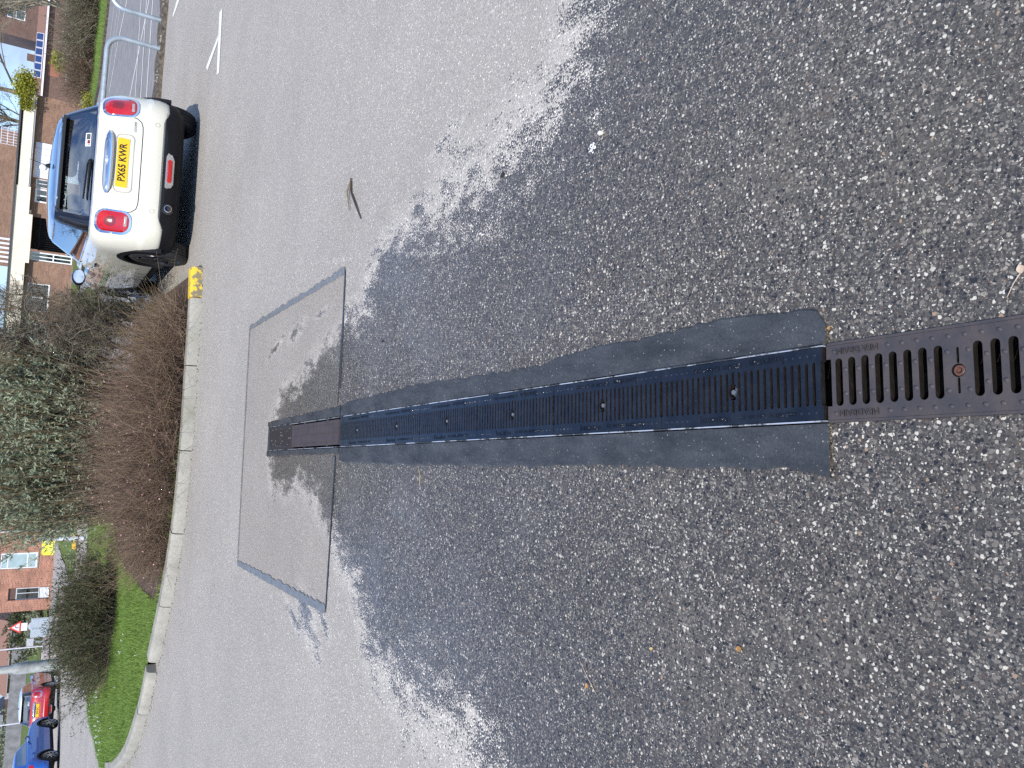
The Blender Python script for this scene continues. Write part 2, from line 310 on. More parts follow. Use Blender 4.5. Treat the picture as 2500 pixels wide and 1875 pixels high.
SPOTS = [(.12,5.41,.02,.13,.4),(.23,4.94,.035,.12,.3),(.33,4.45,.015,.10,.2),(-1.44,4.29,.07,.16,-.5),(-1.50,4.55,.03,.12,-.3),(-1.35,4.05,.03,.1,-.4),(.75,3.2,.02,.14,.4),(1.02,3.0,.02,.10,.4),(.62,4.3,.01,.08,0),(1.45,9.1,.05,.14,1.2),(1.9,9.0,.02,.2,1.5)]
def wetval(X, Y):
    P = np.array(WET); Q = np.roll(P, -1, 0); d = np.full(X.shape, 9.); ins = np.zeros(X.shape, bool)
    for (ax, ay), (bx, by) in zip(P, Q):
        vx, vy = bx-ax, by-ay; t = np.clip(((X-ax)*vx+(Y-ay)*vy)/(vx*vx+vy*vy), 0, 1)
        d = np.minimum(d, np.hypot(X-ax-t*vx, Y-ay-t*vy)); c = ((ay > Y) != (by > Y)) & (X < (bx-ax)*(Y-ay)/(by-ay+1e-12)+ax); ins ^= c
    w = np.where(ins, d, -d)
    far = np.clip((Y-2.9)/1.2, 0, 1); w = w*(1+1.3*far)          # tighter, cleaner edge round the far end
    w = np.clip(w*1.15, -.6, .5)
    for x, y, a, b, r in SPOTS:
        dx = (X-x)*math.cos(r)+(Y-y)*math.sin(r); dy = -(X-x)*math.sin(r)+(Y-y)*math.cos(r)
        e = .22-.25*np.sqrt((dx/a)**2+(dy/b)**2)*1.0; w = np.maximum(w, np.clip(e, -.6, .2))
    return w
def setwet(o, X, Y):
    a = o.data.attributes.new('wet', 'FLOAT', 'POINT'); a.data.foreach_set('value', wetval(X, Y).astype(np.float32))

def make_road():
    fu = list(np.arange(-2.6, 2.601, .035)); fu = [u for u in fu if abs(abs(u)-.085) > .012]+[-.085, .085]
    U = sorted(fu+[-900,-500,-300,-200,-140,-110,-90,-75,-62,-52,-44,-38,-33,-29,-25.5,-22.5,-20,-18,-16,-14,-12.5,-11,-9.5,-8,-7,-6,-5,-4.2,-3.6,-3.1]+[3.2,4,5,7,10,15,22,30,45,70,120,300,900])
    fv = list(np.arange(-.9, 6.001, .035)); fv = [v for v in fv if abs(v+.55) > .012 and abs(v-4.36) > .012]+[-.55, 4.36]
    V = sorted(fv+[-300,-60,-20,-8,-3,-1.5]+[6.6,7.4,8.4,9.6,11,12.5,14,16,18,20,22,24.5,27,30,33,36,39,42,46,50,55,60,66,74,84,96,110,130,160,200,280,400,700,1200])
    U = np.array(U); V = np.array(V); uu, vv = np.meshgrid(U, V); X = C0[0]+CU[0]*uu+CV[0]*vv; Y = C0[1]+CU[1]*uu+CV[1]*vv
    Z = np.vectorize(gz)(X, Y); n = len(U); P = np.stack([X.ravel(), Y.ravel(), Z.ravel()], 1)
    F = []
    for j in range(len(V)-1):
        for i in range(n-1):
            if U[i] > -.0851 and U[i+1] < .0851 and V[j] > -.551 and V[j+1] < 4.361: continue
            F.append((j*n+i, j*n+i+1, (j+1)*n+i+1, (j+1)*n+i))
    o = raw('road', P, F, MT['road']); setwet(o, X.ravel(), Y.ravel()); return tag(o, 'grey chip asphalt road, wet and dark in the foreground, pale and dry beyond', kind='structure')
make_road()

def sheet(name, poly, z, m, follow=True, kind='structure', label=None, off=0.0):
    """flat sheet following the terrain (fine triangulated polygon)"""
    mb = MB(); tri = tessellate_polygon([[Vector((x, y, 0)) for x, y in poly]])
    mb.add([(x, y, z+(gz(x, y) if follow else 0)) for x, y in poly], [tuple(t) for t in tri])
    o = mb.build(name, m); return tag(o, label, kind=kind)

# repair patch, tape bands
PA, PB, PE, PD = (.27,6.21), (.55,4.12), (-1.29,3.985), (-1.52,5.99)
def patch():
    n, m = 70, 70; P = []; F = []
    for j in range(m+1):
        for i in range(n+1):
            s, t = i/n, j/m; x = (PD[0]*(1-s)+PA[0]*s)*(1-t)+(PE[0]*(1-s)+PB[0]*s)*t; y = (PD[1]*(1-s)+PA[1]*s)*(1-t)+(PE[1]*(1-s)+PB[1]*s)*t; P.append((x, y, .004))
    for j in range(m):
        for i in range(n):
            q = [j*(n+1)+i, j*(n+1)+i+1, (j+1)*(n+1)+i+1, (j+1)*(n+1)+i]; c = np.mean([P[k] for k in q], 0); u, v = w2c(c[0], c[1])
            if abs(u) < .115 and v < 4.375: continue
            F.append(q)
    P = np.array(P); o = raw('road_patch', P, F, MT['patch']); setwet(o, P[:, 0], P[:, 1]); tag(o, 'finer asphalt repair patch around the far end of the drain', kind='structure')
    mb = MB()
    def band(a, b, w, jag=.006, zz=.0075):
        a = np.array(a); b = np.array(b); d = b-a; Ln = np.linalg.norm(d); d /= Ln; nn = np.array([-d[1], d[0]]); k = max(2, int(Ln/.035)); L_ = []; R_ = []
        for i in range(k+1):
            p = a+d*Ln*i/k; L_.append(p+nn*(w/2+random.uniform(-jag, jag))); R_.append(p-nn*(w/2+random.uniform(-jag, jag)*.4))
        V = [(x, y, zz) for x, y in L_+R_]; mb.add(V, [(i, i+1, k+2+i, k+1+i) for i in range(k)])
    band(PA, PB, .040, .009); band(PD, PE, .046, .008, .008); band(PD, PA, .022, .003, .0085)
    tag(mb.build('sealing_bands', MT['seal']), 'dark sealing tape around the repaired asphalt patch', kind='structure'); mb = MB(); band((.55,4.115), (-.10,4.045), .018, .003, .0065); band((-.47,4.03), PE, .015, .003, .0068); tag(mb.build('patch_seam', mat('dark_seam', (.045,.05,.055), .3, var=.2, vs=30)), 'thin dark seam along the near edge of the asphalt patch', kind='structure')
patch()

# mortar haunch either side of the drain
def haunch():
    right = [(1.06,.13),(1.07,.165),(1.075,.19)]; pts = [(.19,1.04),(.222,1.07),(.212,1.20),(.20,1.36),(.19,1.44),(.16,1.61),(.12,1.92),(.07,2.12),(.01,2.66),(-.05,3.18),(-.17,3.93)]
    r = sorted([w2c(x, y)[::-1] for x, y in pts]); pts = [(-.14,1.01),(-.14,1.12),(-.17,1.40),(-.25,2.00),(-.33,2.60),(-.49,3.92)]; l = sorted([w2c(x, y)[::-1] for x, y in pts])
    mb = MB(); vs = np.concatenate([np.linspace(-.005, 2.975, 130)]); 
    for side, tab in ((1, r), (-1, l)):
        P = []; 
        for v in vs:
            u = abs(np.interp(v, [a for a, b in tab], [b for a, b in tab])); u = max(.10, u+random.uniform(-.005, .005)+.002*math.sin(v*7+side))
            if v < .04 and side > 0: u *= .90+.10*math.sqrt(max(0, min(1, v/.04)))
            if v > 2.85: u = u-(v-2.85)*.1
            for uu in (.0855, u*.97, u):
                x, y = c2w(side*uu, v); P.append((x, y, .008 if uu < u else .0012))
        k = 3; n = len(vs); mb.add(P, [(j*k+i, j*k+i+1, (j+1)*k+i+1, (j+1)*k+i) for j in range(n-1) for i in range(k-1)])
    # thin mortar joints round the far plates
    for side, w0, w1 in ((1, .055, .03), (-1, .03, .035)):
        P = []; vs2 = np.linspace(2.98, 4.43, 50)
        for v in vs2:
            w = np.interp(v, [2.98, 4.4], [w0, w1])+random.uniform(-.004, .004)
            for uu in (.0855, .0855+w): x, y = c2w(side*uu, v); P.append((x, y, .009))
        mb.add(P, [(j*2, j*2+1, j*2+3, j*2+2) for j in range(49)])
    P = [c2w(-.0853, 4.362)+(.0095,), c2w(.0853, 4.362)+(.0095,), c2w(.0853, 4.405)+(.0095,), c2w(-.0853, 4.415)+(.0095,)]; mb.add(P, [(0,1,2,3)])
    tag(mb.build('channel_surround', MT['slate']), 'smooth dark wet mortar bed along both sides of the drain', kind='structure')
haunch()

# ---------------------------------------------------------------- drain channel and grates
ANG = math.atan2(CV[1], CV[0])-math.pi/2
def railmat():
    g = NG('worn_galvanised_edge'); n = g.noise(g.objc(), 9, 5, .7)[0]; f = g.ss(n, .44, .56); g.pbr(g.mix(f, (.05,.055,.06), (.80,.83,.86)), g.mixf(f, .5, .25), g.mixf(f, 0.0, .6)); return g.m
MT['railm'] = railmat(); MT['bolt'] = mat('dull_zinc_bolt', (.30,.32,.34), .35, .7, var=.2, vs=60)
def chan():
    t = thing('drain_channel', 'long drainage channel with thin bright steel edge rails let into the asphalt', 'drain channel', (C0[0], C0[1], 0), ANG)
    mb = MB()
    for s in (-1, 1): mb.add([(s*.0845, -.55, 0.0), (s*.0845, 4.36, 0.0), (s*.07, 4.36, -.09), (s*.07, -.55, -.09), (s*.02, 4.36, -.13), (s*.02, -.55, -.13)], [(0,1,2,3), (3,2,4,5)])
    mb.add([(-.02,-.55,-.13),(.02,-.55,-.13),(.02,4.36,-.13),(-.02,4.36,-.13)], [(0,1,2,3)])
    for y in (-.55, 4.36): mb.add([(-.0845,y,0),(.0845,y,0),(.07,y,-.09),(.02,y,-.13),(-.02,y,-.13),(-.07,y,-.09)], [(0,1,2,3,4,5)])
    mb.build('trough', MT['silt_shade'], t)
    for s in (-1, 1):
        r = MB(); v = 0.0
        while v < 2.96:
            a = min(v+random.uniform(.3, .5), 2.97); w = random.choice((.0035, .003, .0022)); r.box(min(s*.079, s*(.079+w)), max(s*.079, s*(.079+w)), v, a-.001, -.03, .0118); v = a
        r.box(min(s*.079, s*.0815), max(s*.079, s*.0815), 2.975, 4.35, -.03, .0125)
        r.build('edge_rail', MT['railm'], t)
    for a_, b_ in ((-.0845, -.079), (.079, .0845)): r = MB(); r.box(a_, b_, -.545, -.005, -.04, .005); r.build('rusty_rail', MT['rust'], t)
chan()
def slot(cx, cy, w, l, n=5):
    """rounded slot across (long in x)"""
    r = w/2; P = []
    for k in range(n+1): a = -math.pi/2+math.pi*k/n; P.append((cx+l/2-r+r*math.cos(a), cy+r*math.sin(a)))
    for k in range(n+1): a = math.pi/2+math.pi*k/n; P.append((cx-l/2+r+r*math.cos(a), cy+r*math.sin(a)))
    return P
def studs(mb, pts, r, z, h=.0022):
    for x, y in pts:
        n = 8; P = [(x+r*math.cos(2*math.pi*k/n), y+r*math.sin(2*math.pi*k/n), z-.0005) for k in range(n)]+[(x+r*.55*math.cos(2*math.pi*k/n), y+r*.55*math.sin(2*math.pi*k/n), z+h*.8) for k in range(n)]+[(x, y, z+h)]
        mb.add(P, [(k, (k+1) % n, n+(k+1) % n, n+k) for k in range(n)]+[(n+k, n+(k+1) % n, 2*n) for k in range(n)])
def darkwalls(o):  # slot sides recoloured near-black, painting shade into the iron recesses
    o.data.materials.append(MT['silt_shade'])
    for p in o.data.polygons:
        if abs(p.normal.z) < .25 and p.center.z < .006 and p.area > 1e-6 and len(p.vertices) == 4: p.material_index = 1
GL = .4935
def black_grate():
    t = thing('drain_grate', 'x', 'drain grate', (0,0,0), ANG, 'black iron drain grates in the channel')
    W2 = .0775; sh = []; pitch = .0187; ys = [GL/2+(k-12)*pitch for k in range(25)]; z1 = .0108
    for k, y in enumerate(ys):
        if k == 12: sh += [slot(-.034, y, .0072, .030), slot(.034, y, .0072, .030)]
        else: sh.append(slot(0, y, .0072, .094))
    c = GL/2; sh.append([(-.019,c-.008),(-.010,c-.008),(-.0085,c-.012),(0,c-.0145),(.0085,c-.012),(.010,c-.008),(.019,c-.008),(.019,c+.008),(.010,c+.008),(.0085,c+.012),(0,c+.0145),(-.0085,c+.012),(-.010,c+.008),(-.019,c+.008)])
    outer = [(-W2,.001),(-.047,.001),(-.047,.0055),(.047,.0055),(.047,.001),(W2,.001),(W2,GL-.001),(.047,GL-.001),(.047,GL-.0055),(-.047,GL-.0055),(-.047,GL-.001),(-W2,GL-.001)]
    s = MB().holes(outer, sh, z1-.014, z1); pts = []
    for k in range(26):
        y = c+(k-12.5)*pitch
        for x in (-.036, -.012, .012, .036):
            if abs(y-c) > .02 or abs(x) > .02: pts.append((x, y))
    studs(s, pts, .0024, z1, .0019); pts = []
    for k in range(5): pts += [(.062, .02+k*pitch), (-.062, .02+k*pitch), (.062, GL-.02-k*pitch), (-.062, GL-.02-k*pitch)]
    studs(s, pts, .0042, z1, .0026)
    w = s; Mx = Matrix.Translation((-.0635, GL*.34, z1)) @ Matrix.Rotation(R(-90), 4, 'Z'); Mx2 = Matrix.Translation((.0635, GL*.66, z1)) @ Matrix.Rotation(R(90), 4, 'Z')
    # left margin reads away-to-near, right margin the other way round
    text_mb(w, 'hauraton', .027, .0022, Matrix.Translation((-.0625, GL*.62, z1)) @ Matrix.Rotation(R(-90), 4, 'Z')); text_mb(w, 'CE  EN 1433  N-160  7220', .0145, .0018, Matrix.Translation((-.0625, GL*.30, z1)) @ Matrix.Rotation(R(-90), 4, 'Z'))
    text_mb(w, 'hauraton', .027, .0022, Matrix.Translation((.0625, GL*.30, z1)) @ Matrix.Rotation(R(90), 4, 'Z')); text_mb(w, 'FASERFIX  KS 100  C 250', .0145, .0018, Matrix.Translation((.0625, GL*.60, z1)) @ Matrix.Rotation(R(90), 4, 'Z'))
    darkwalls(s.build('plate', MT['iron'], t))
    b = MB(); b.lathe([(z1-.012, .0068), (z1-.002, .0068), (z1-.0005, .006)], 6, 'z', (0, c, 0)); b.lathe([(z1-.014, .0095), (z1-.0105, .0095)], 14, 'z', (0, c, 0)); b.box(-.017, .017, c-.0035, c+.0035, z1-.02, z1-.0125)
    b.build('bolt', MT['bolt'], t); return t
g0 = black_grate(); gl = ['black slotted drain grate nearest the viewer, butting against the rusty wide-slot grate', 'second black drain grate away from the rusty wide-slot grate', 'third black drain grate away from the rusty wide-slot grate', 'fourth black drain grate away from the rusty wide-slot grate', 'fifth black drain grate from the rusty wide-slot grate, next but one to the plate', 'farthest black drain grate, touching the blank rusty plate']
for i, lb in enumerate(gl):
    o = g0 if i == 0 else copy_tree(g0); x, y = c2w(0, i*GL+.002); o.location = (x, y, random.uniform(-.0006, .0006)); o['label'] = lb
def rusty_grate():
    x, y = c2w(0, -.502); t = thing('rusty_drain_grate', 'rusty brown cast iron grate with wide rounded slots and a rusted bolt', 'drain grate', (x, y, 0), ANG)
    z1 = .0045; Lg = .50; c = Lg/2+.01; sh = []; p = .0297; ys = [Lg-.030-k*p for k in range(8)]
    b0 = ys[-1]-.0355; sh += [slot(-.028, b0, .0045, .030), slot(.028, b0, .0045, .030)]; sh.append([(.0125*math.cos(a*math.pi/8), b0+.0125*math.sin(a*math.pi/8)) for a in range(16)])
    ys += [b0-.0355-k*p for k in range(6)]
    for y_ in ys: sh.append(slot(0, y_, .0165, .100, 8))
    outer = [(-.0785,0),(.0785,0),(.0785,Lg-.001),(.05,Lg-.001),(.05,Lg-.012),(-.05,Lg-.012),(-.05,Lg-.001),(-.0785,Lg-.001)]
    s = MB().holes(outer, [q for q in sh if min(p_[1] for p_ in q) > .004], z1-.016, z1); pts = []
    for k in range(len(ys)-1):
        ym = (ys[k]+ys[k+1])/2
        if abs(ym-b0) < .01: pts += [(x_, b0+.019) for x_ in (-.036,.036)]+[(x_, b0-.019) for x_ in (-.036,.036)]; continue
        pts += [(-.025, ym), (.025, ym)]
    pts += [(-.065, Lg-.02-k*.0297) for k in range(16) if not 1 <= k <= 3]+[(.065, Lg-.02-k*.0297) for k in range(16) if not 1 <= k <= 3]
    studs(s, pts, .005, z1, .0034)
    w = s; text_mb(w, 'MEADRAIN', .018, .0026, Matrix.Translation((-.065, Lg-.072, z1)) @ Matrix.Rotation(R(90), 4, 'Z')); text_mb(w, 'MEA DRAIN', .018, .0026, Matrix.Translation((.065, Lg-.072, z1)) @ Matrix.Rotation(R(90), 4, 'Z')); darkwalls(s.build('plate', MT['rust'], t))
    b = MB(); b.lathe([(z1-.012, .0105), (z1-.003, .0105), (z1-.002, .009), (z1-.002, .006), (z1-.007, .006)], 14, 'z', (0, b0, 0)); b.lathe([(z1-.02, .006), (z1-.0065, .006)], 6, 'z', (0, b0, 0)); b.build('bolt', MT['rustb'], t)
rusty_grate()
def blank_plate():
    x, y = c2w(0, 2.972); t = thing('blank_drain_cover', 'rusty brown drain cover with three rows of tiny slits', 'drain cover', (x, y, 0), ANG)
    sh = []; Lg = .86
    for r_ in (-.048, 0.0, .045):
        k = 0; yy = .018
        while yy < Lg-.02:
            if random.random() > .08: sh.append([(r_-.006, yy), (r_+.006, yy), (r_+.006, yy+.0055), (r_-.006, yy+.0055)])
            yy += .0165
    MB().holes([(-.068,.012),(.068,.012),(.068,Lg),(-.068,Lg)], sh, .002, .0125).build('plate', MT['rust2'], t)
    for yy in (.19, .60):
        for a_, b_ in ((-.074, -.055), (.055, .074)): f = MB(); f.box(a_, b_, yy, yy+.012, .004, .0145); f.build('clip', MT['slate'], t)
    x, y = c2w(0, 3.842); t = thing('slotted_drain_cover', 'short dark rusty slotted cover at the dry far end of the drain', 'drain grate', (x, y, 0), ANG)
    sh = [slot(0, .03+k*.030, .012, .10) for k in range(16)]; MB().holes([(-.076,0),(.076,0),(.076,.508),(-.076,.508)], [s for s in sh if max(q[1] for q in s) < .5], -.004, .012).build('plate', iron('dark_rusty_grid', (.035,.024,.018), (.022,.018,.017), .45, .7), t)
    d = MB(); studs(d, [(random.uniform(-.06,.06), random.uniform(.02,.48)) for _ in range(25)], .004, .011, .002); d.build('grit', MT['kerb'], t)['kind'] = 'stuff'
blank_plate()

# ---------------------------------------------------------------- kerb of the planted island
KB = [(.95,8.50),(.48,8.39),(-.11,8.34),(-.94,8.27),(-1.77,8.35),(-2.59,8.70),(-3.46,9.24),(-4.15,9.66),(-4.97,10.45),(-5.70,11.55),(-6.15,12.45)]
def spline(P, n=14):
    P = [np.array(p, float) for p in P]; P = [2*P[0]-P[1]]+P+[2*P[-1]-P[-2]]; out_ = []
    for i in range(1, len(P)-2):
        a, b, c, d = P[i-1:i+3]
        for k in range(n):
            t = k/n; out_.append(.5*((2*b)+(c-a)*t+(2*a-5*b+4*c-d)*t*t+(3*b-a-3*c+d)*t**3))
    out_.append(P[-2]); return np.array(out_)
KS = spline(KB); kseg = np.r_[0, np.cumsum(np.linalg.norm(np.diff(KS, axis=0), axis=1))]
def kpt(s): 
    p = np.array([np.interp(s, kseg, KS[:, 0]), np.interp(s, kseg, KS[:, 1])]); q = np.array([np.interp(s+.02, kseg, KS[:, 0]), np.interp(s+.02, kseg, KS[:, 1])]); r = np.array([np.interp(s-.02, kseg, KS[:, 0]), np.interp(s-.02, kseg, KS[:, 1])])
    d = (q-r)/np.linalg.norm(q-r); return p, d, np.array([d[1], -d[0]])     # normal towards island (+y side)
PROF = [(0,-.06),(.002,.0),(.012,.072),(.022,.095),(.036,.106),(.128,.110),(.13,.09),(.13,-.06)]
def kerbstone(mb, s0, s1, dz=0, prof=PROF, n=8):
    P = []; k = len(prof)
    for j in range(n+1):
        s = s0+(s1-s0)*j/n; p, d, nr = kpt(s); nr = -nr if nr[1] < 0 else nr
        for a, z in prof: q = p+nr*(a+random.uniform(-.0015, .0015)); P.append((q[0], q[1], z+dz+random.uniform(-.001, .001) if z > 0 else z))
    F = [(j*k+i, j*k+i+1, (j+1)*k+i+1, (j+1)*k+i) for j in range(n) for i in range(k-1)]+[tuple(range(k))[::-1], tuple(n*k+i for i in range(k))]
    mb.add(P, F)
def s_at_x(x): return float(np.interp(-x, -KS[:, 0], kseg))
js = [s_at_x(x) for x in (.62, -.08, -.94, -1.80, -2.66, -3.42)]
kb = MB(); 
for a, b in zip(js[:-1], js[1:]): kerbstone(kb, a+.005, b-.005, random.uniform(-.004, .004))
s = js[-1]+.16; e = [s, s_at_x(-4.2), s_at_x(-4.95), s_at_x(-5.5), s_at_x(-5.95), kseg[-1]]
for a, b in zip(e[:-1], e[1:]): kerbstone(kb, a+.005, b-.005, random.uniform(-.006, .004))
tag(kb.build('kerb', MT['kerb'], smooth=True, angle=30), 'weathered concrete kerb with one stone broken out', kind='structure')
yk = MB(); kerbstone(yk, .01, js[0]-.006, .004); tag(yk.build('yellow_kerb_stone', MT['yellow'], smooth=True, angle=30), 'end kerb stone painted worn yellow at the corner of the planted island', 'kerb stone')
# side kerb (edging) running away beside the white car
sk = MB(); a0 = np.array([.96,8.62]); a1 = np.array([.72,12.7])
for i in range(5):
    a = a0+(a1-a0)*(i/5+.004); b = a0+(a1-a0)*((i+1)/5-.004); sk.prism([(a[0],a[1]),(b[0],b[1]),(b[0]-.10,b[1]),(a[0]-.10,a[1])], -.05, .055+random.uniform(-.004,.004))
tag(sk.build('edging_kerb', MT['kerb']), 'low concrete edging running away beside the cream car', kind='structure')
def kin(s, off=.128):
    p, d, nr = kpt(s); nr = -nr if nr[1] < 0 else nr; return tuple(p+nr*off)
front = [kin(s) for s in np.linspace(.02, kseg[-1], 60)]
i0 = min(range(60), key=lambda i: abs(front[i][0]+2.72))
soilp = [(.86,8.66)]+front[1:i0+1]+[(-2.9,10.4),(-3.15,13.2),(-1.5,13.3),(.62,13.2),(.66,12.0)]
sheet('planting_bed', soilp, .085, MT['soil'], False, label='bare brown soil of the planting bed')
MT['turf'] = None
def turf():
    g = NG('turf'); p = g.pos(); n = g.noise(p, 3, 5)[0]; n2 = g.noise(p, 60, 4, .7)[0]
    c = g.mix(n2, (.06,.085,.018), (.15,.20,.045)); c = g.mix(g.math('MULTIPLY', g.ss(n, .5, .72), .5), c, (.16,.17,.05)); g.pbr(c, .9, nrm=g.bump(n2, .8, .02), spec=.2); return g.m
MT['turf'] = turf()
grassp = front[i0:]+[(-6.30,12.75),(-6.55,13.82),(-6.62,15.4),(-6.65,17.3),(-6.2,18.7),(-4.95,19.35),(-4.05,19.45),(-3.0,18.4),(-2.6,15.0),(-3.15,13.2),(-2.9,10.4)]
sheet('grass_island', grassp, .088, MT['turf'], False, label='triangular grass end of the island')
# thin edging on the far side of the grass
fe = MB(); FE = [(-6.13,12.5),(-6.40,12.9),(-6.62,13.82),(-6.70,15.4),(-6.73,17.3),(-6.3,18.78),(-4.95,19.46),(-4.0,19.56),(-2.5,19.3)]
for a, b in zip(FE[:-1], FE[1:]): fe.bar((a[0], a[1], .03), (b[0], b[1], .03), .11, .12)
tag(fe.build('grass_edging', MT['kerb']), 'narrow concrete edging behind the grass', kind='structure')

# ---------------------------------------------------------------- vegetation helpers
def pip(x, y, poly):
    c = False; n = len(poly)
    for i in range(n):
        ax, ay = poly[i]; bx, by = poly[i-1]
        if (ay > y) != (by > y) and x < (bx-ax)*(y-ay)/(by-ay)+ax: c = not c
    return c
def norm(a): return a/np.maximum(1e-9, np.linalg.norm(a, axis=-1, keepdims=True))
def twigs(S, D_, Ln, r, segs=4, wob=.25, droop=0.0, sides=3, taper=.25):
    n = len(S); D_ = norm(D_); P = [S]; d = D_.copy(); r = np.broadcast_to(r, (n,))
    for k in range(segs):
        d = norm(d+rng.normal(0, wob, (n, 3))+np.array([0, 0, -droop])); P.append(P[-1]+d*(Ln/segs)[:, None])
    P = np.stack(P, 1); dirs = norm(P[:, -1]-P[:, 0]); a = norm(np.cross(dirs, rng.normal(0, 1, (n, 3)))); b = np.cross(dirs, a); V = []
    for k in range(segs+1):
        rr = (r*(1-(1-taper)*k/segs))[:, None]
        for s_ in range(sides):
            t = 2*math.pi*s_/sides; V.append(P[:, k]+(a*math.cos(t)+b*math.sin(t))*rr)
    V = np.stack(V, 1); m = (segs+1)*sides; base = (np.arange(n)*m)[:, None, None]; q = []
    for k in range(segs):
        for s_ in range(sides): q.append([k*sides+s_, k*sides+(s_+1) % sides, (k+1)*sides+(s_+1) % sides, (k+1)*sides+s_])
    F = (np.array(q)[None]+base).reshape(-1, 4); return V.reshape(-1, 3), F, P
def cat(parts):
    V = []; F = []; o = 0
    for v, f in parts: V.append(v); F.append(f+o); o += len(v)
    return np.concatenate(V), np.concatenate(F)
def leaves(C, size, aspect=.35, dirs=None, jit=.6):
    n = len(C); size = np.broadcast_to(size, (n,))[:, None]
    d = norm((rng.normal(0, 1, (n, 3)) if dirs is None else norm(dirs)+rng.normal(0, jit, (n, 3)))); w = norm(np.cross(d, rng.normal(0, 1, (n, 3))))
    V = np.stack([C, C+d*size*.5+w*size*aspect*.5, C+d*size, C+d*size*.5-w*size*aspect*.5], 1).reshape(-1, 3)
    return V, (np.arange(n*4).reshape(n, 4))
def on_paths(P, n, t0=.2, t1=1.0):
    i = rng.integers(0, len(P), n); t = rng.uniform(t0, t1, n)*(P.shape[1]-1); k = np.minimum(t.astype(int), P.shape[1]-2); f = (t-k)[:, None]
    return P[i, k]*(1-f)+P[i, k+1]*f, norm(P[i, k+1]-P[i, k])
def twigmat(name, c1, c2):
    g = NG(name); i = g.n('ShaderNodeNewGeometry').outputs['Random Per Island']; g.pbr(g.mix(i, c1, c2), .8, spec=.25); return g.m
MT['tw_brown'] = twigmat('brown_twigs', (.035,.022,.015), (.38,.265,.19)); MT['tw_grey'] = twigmat('grey_twigs', (.05,.04,.028), (.30,.25,.18)); MT['tw_tan'] = twigmat('tan_stems', (.16,.11,.06), (.30,.23,.13))
MT['tw_pale'] = twigmat('pale_limbs', (.20,.17,.12), (.46,.40,.30)); MT['leaf_green'] = leafmat('grey_green_leaves', (.14,.18,.10), (.44,.48,.33)); MT['leaf_dark'] = leafmat('dark_leaves', (.03,.05,.018), (.12,.14,.06))
MT['leaf_lime'] = leafmat('lime_leaves', (.16,.19,.02), (.42,.40,.05)); MT['leaf_brown'] = leafmat('dead_leaves', (.12,.07,.03), (.30,.19,.09)); MT['pink'] = leafmat('pink_blossom', (.75,.30,.34), (.9,.62,.62))

# low brown twiggy hedge behind the kerb
def brown_hedge():
    t = thing('brown_hedge', 'low dense hedge of dead brown twigs along the kerb with tiny pink buds', 'hedge', (-1, 9.4, .08)); o = np.array([-1, 9.4, .08]); parts = []
    def top(x): return np.interp(x, [-2.4,-2.2,-1.9,-1.4,-.9,-.4,0,.3,.6], [.10,.30,.62,.86,.84,.86,.56,.50,.28])
    n = 6300; x = rng.uniform(-2.24, .56, n); fr = np.interp(x, KS[::-1, 0], KS[::-1, 1])+.2; y = fr+rng.uniform(0, 1, n)**1.2*np.interp(x, [-2.4,-1.8,0,.6], [.5,1.0,1.4,.9])
    h = top(x)*(1+.16*np.sin(x*11)+.1*np.sin(x*23+1))*rng.uniform(.40, 1.08, n)*(1-.15*np.abs(y-fr-.5)); S = np.stack([x, y, np.full(n, .08)], 1); Dd = np.stack([rng.normal(0, .45, n), rng.normal(-.12, .42, n), np.ones(n)], 1)
    v, f, P = twigs(S, Dd, h*1.15, rng.uniform(.0014, .0032, n), 4, .22); parts.append((v, f))
    n = 12500; C, d = on_paths(P, n, .15, .95); Dd = d*.5+rng.normal(0, .7, (n, 3)); v, f, P2 = twigs(C, Dd, rng.uniform(.06, .28, n), .0012, 3, .3); parts.append((v, f))
    n = 800; x = rng.uniform(-2.45, .6, n); fr = np.interp(x, KS[::-1, 0], KS[::-1, 1])+.16; S = np.stack([x, fr+rng.uniform(0, .3, n), rng.uniform(.09, .25, n)], 1); v, f, _ = twigs(S, np.stack([rng.normal(0, 1, n), rng.normal(-.5, .4, n), rng.normal(.15, .3, n)], 1), rng.uniform(.1, .35, n), .0016, 4, .3); parts.append((v, f))
    V, F = cat(parts); raw('twigs', V-o, F, MT['tw_brown'], t)
    n = 1300; x = rng.uniform(-2.35, .5, n); fr = np.interp(x, KS[::-1, 0], KS[::-1, 1])+.2; S = np.stack([x, fr+rng.uniform(0, .9, n), rng.uniform(.08, .3, n)], 1); v, f, _ = twigs(S, np.stack([rng.normal(0, .8, n), rng.normal(0, .5, n), rng.uniform(.2, 1, n)], 1), rng.uniform(.3, .8, n), .0024, 5, .2); raw('pale_stems', v-o, f, MT['tw_tan'], t)
    C, d = on_paths(P, 700, .45, 1); C = C[(C[:, 0] < -.3)]; v, f = leaves(C, .017, .9); raw('blossom', v-o, f, MT['pink'], t)
    C, d = on_paths(P, 260, .0, .3); v, f = leaves(C, .035, .6); raw('dead_leaves', v-o, f, MT['leaf_brown'], t)
brown_hedge()
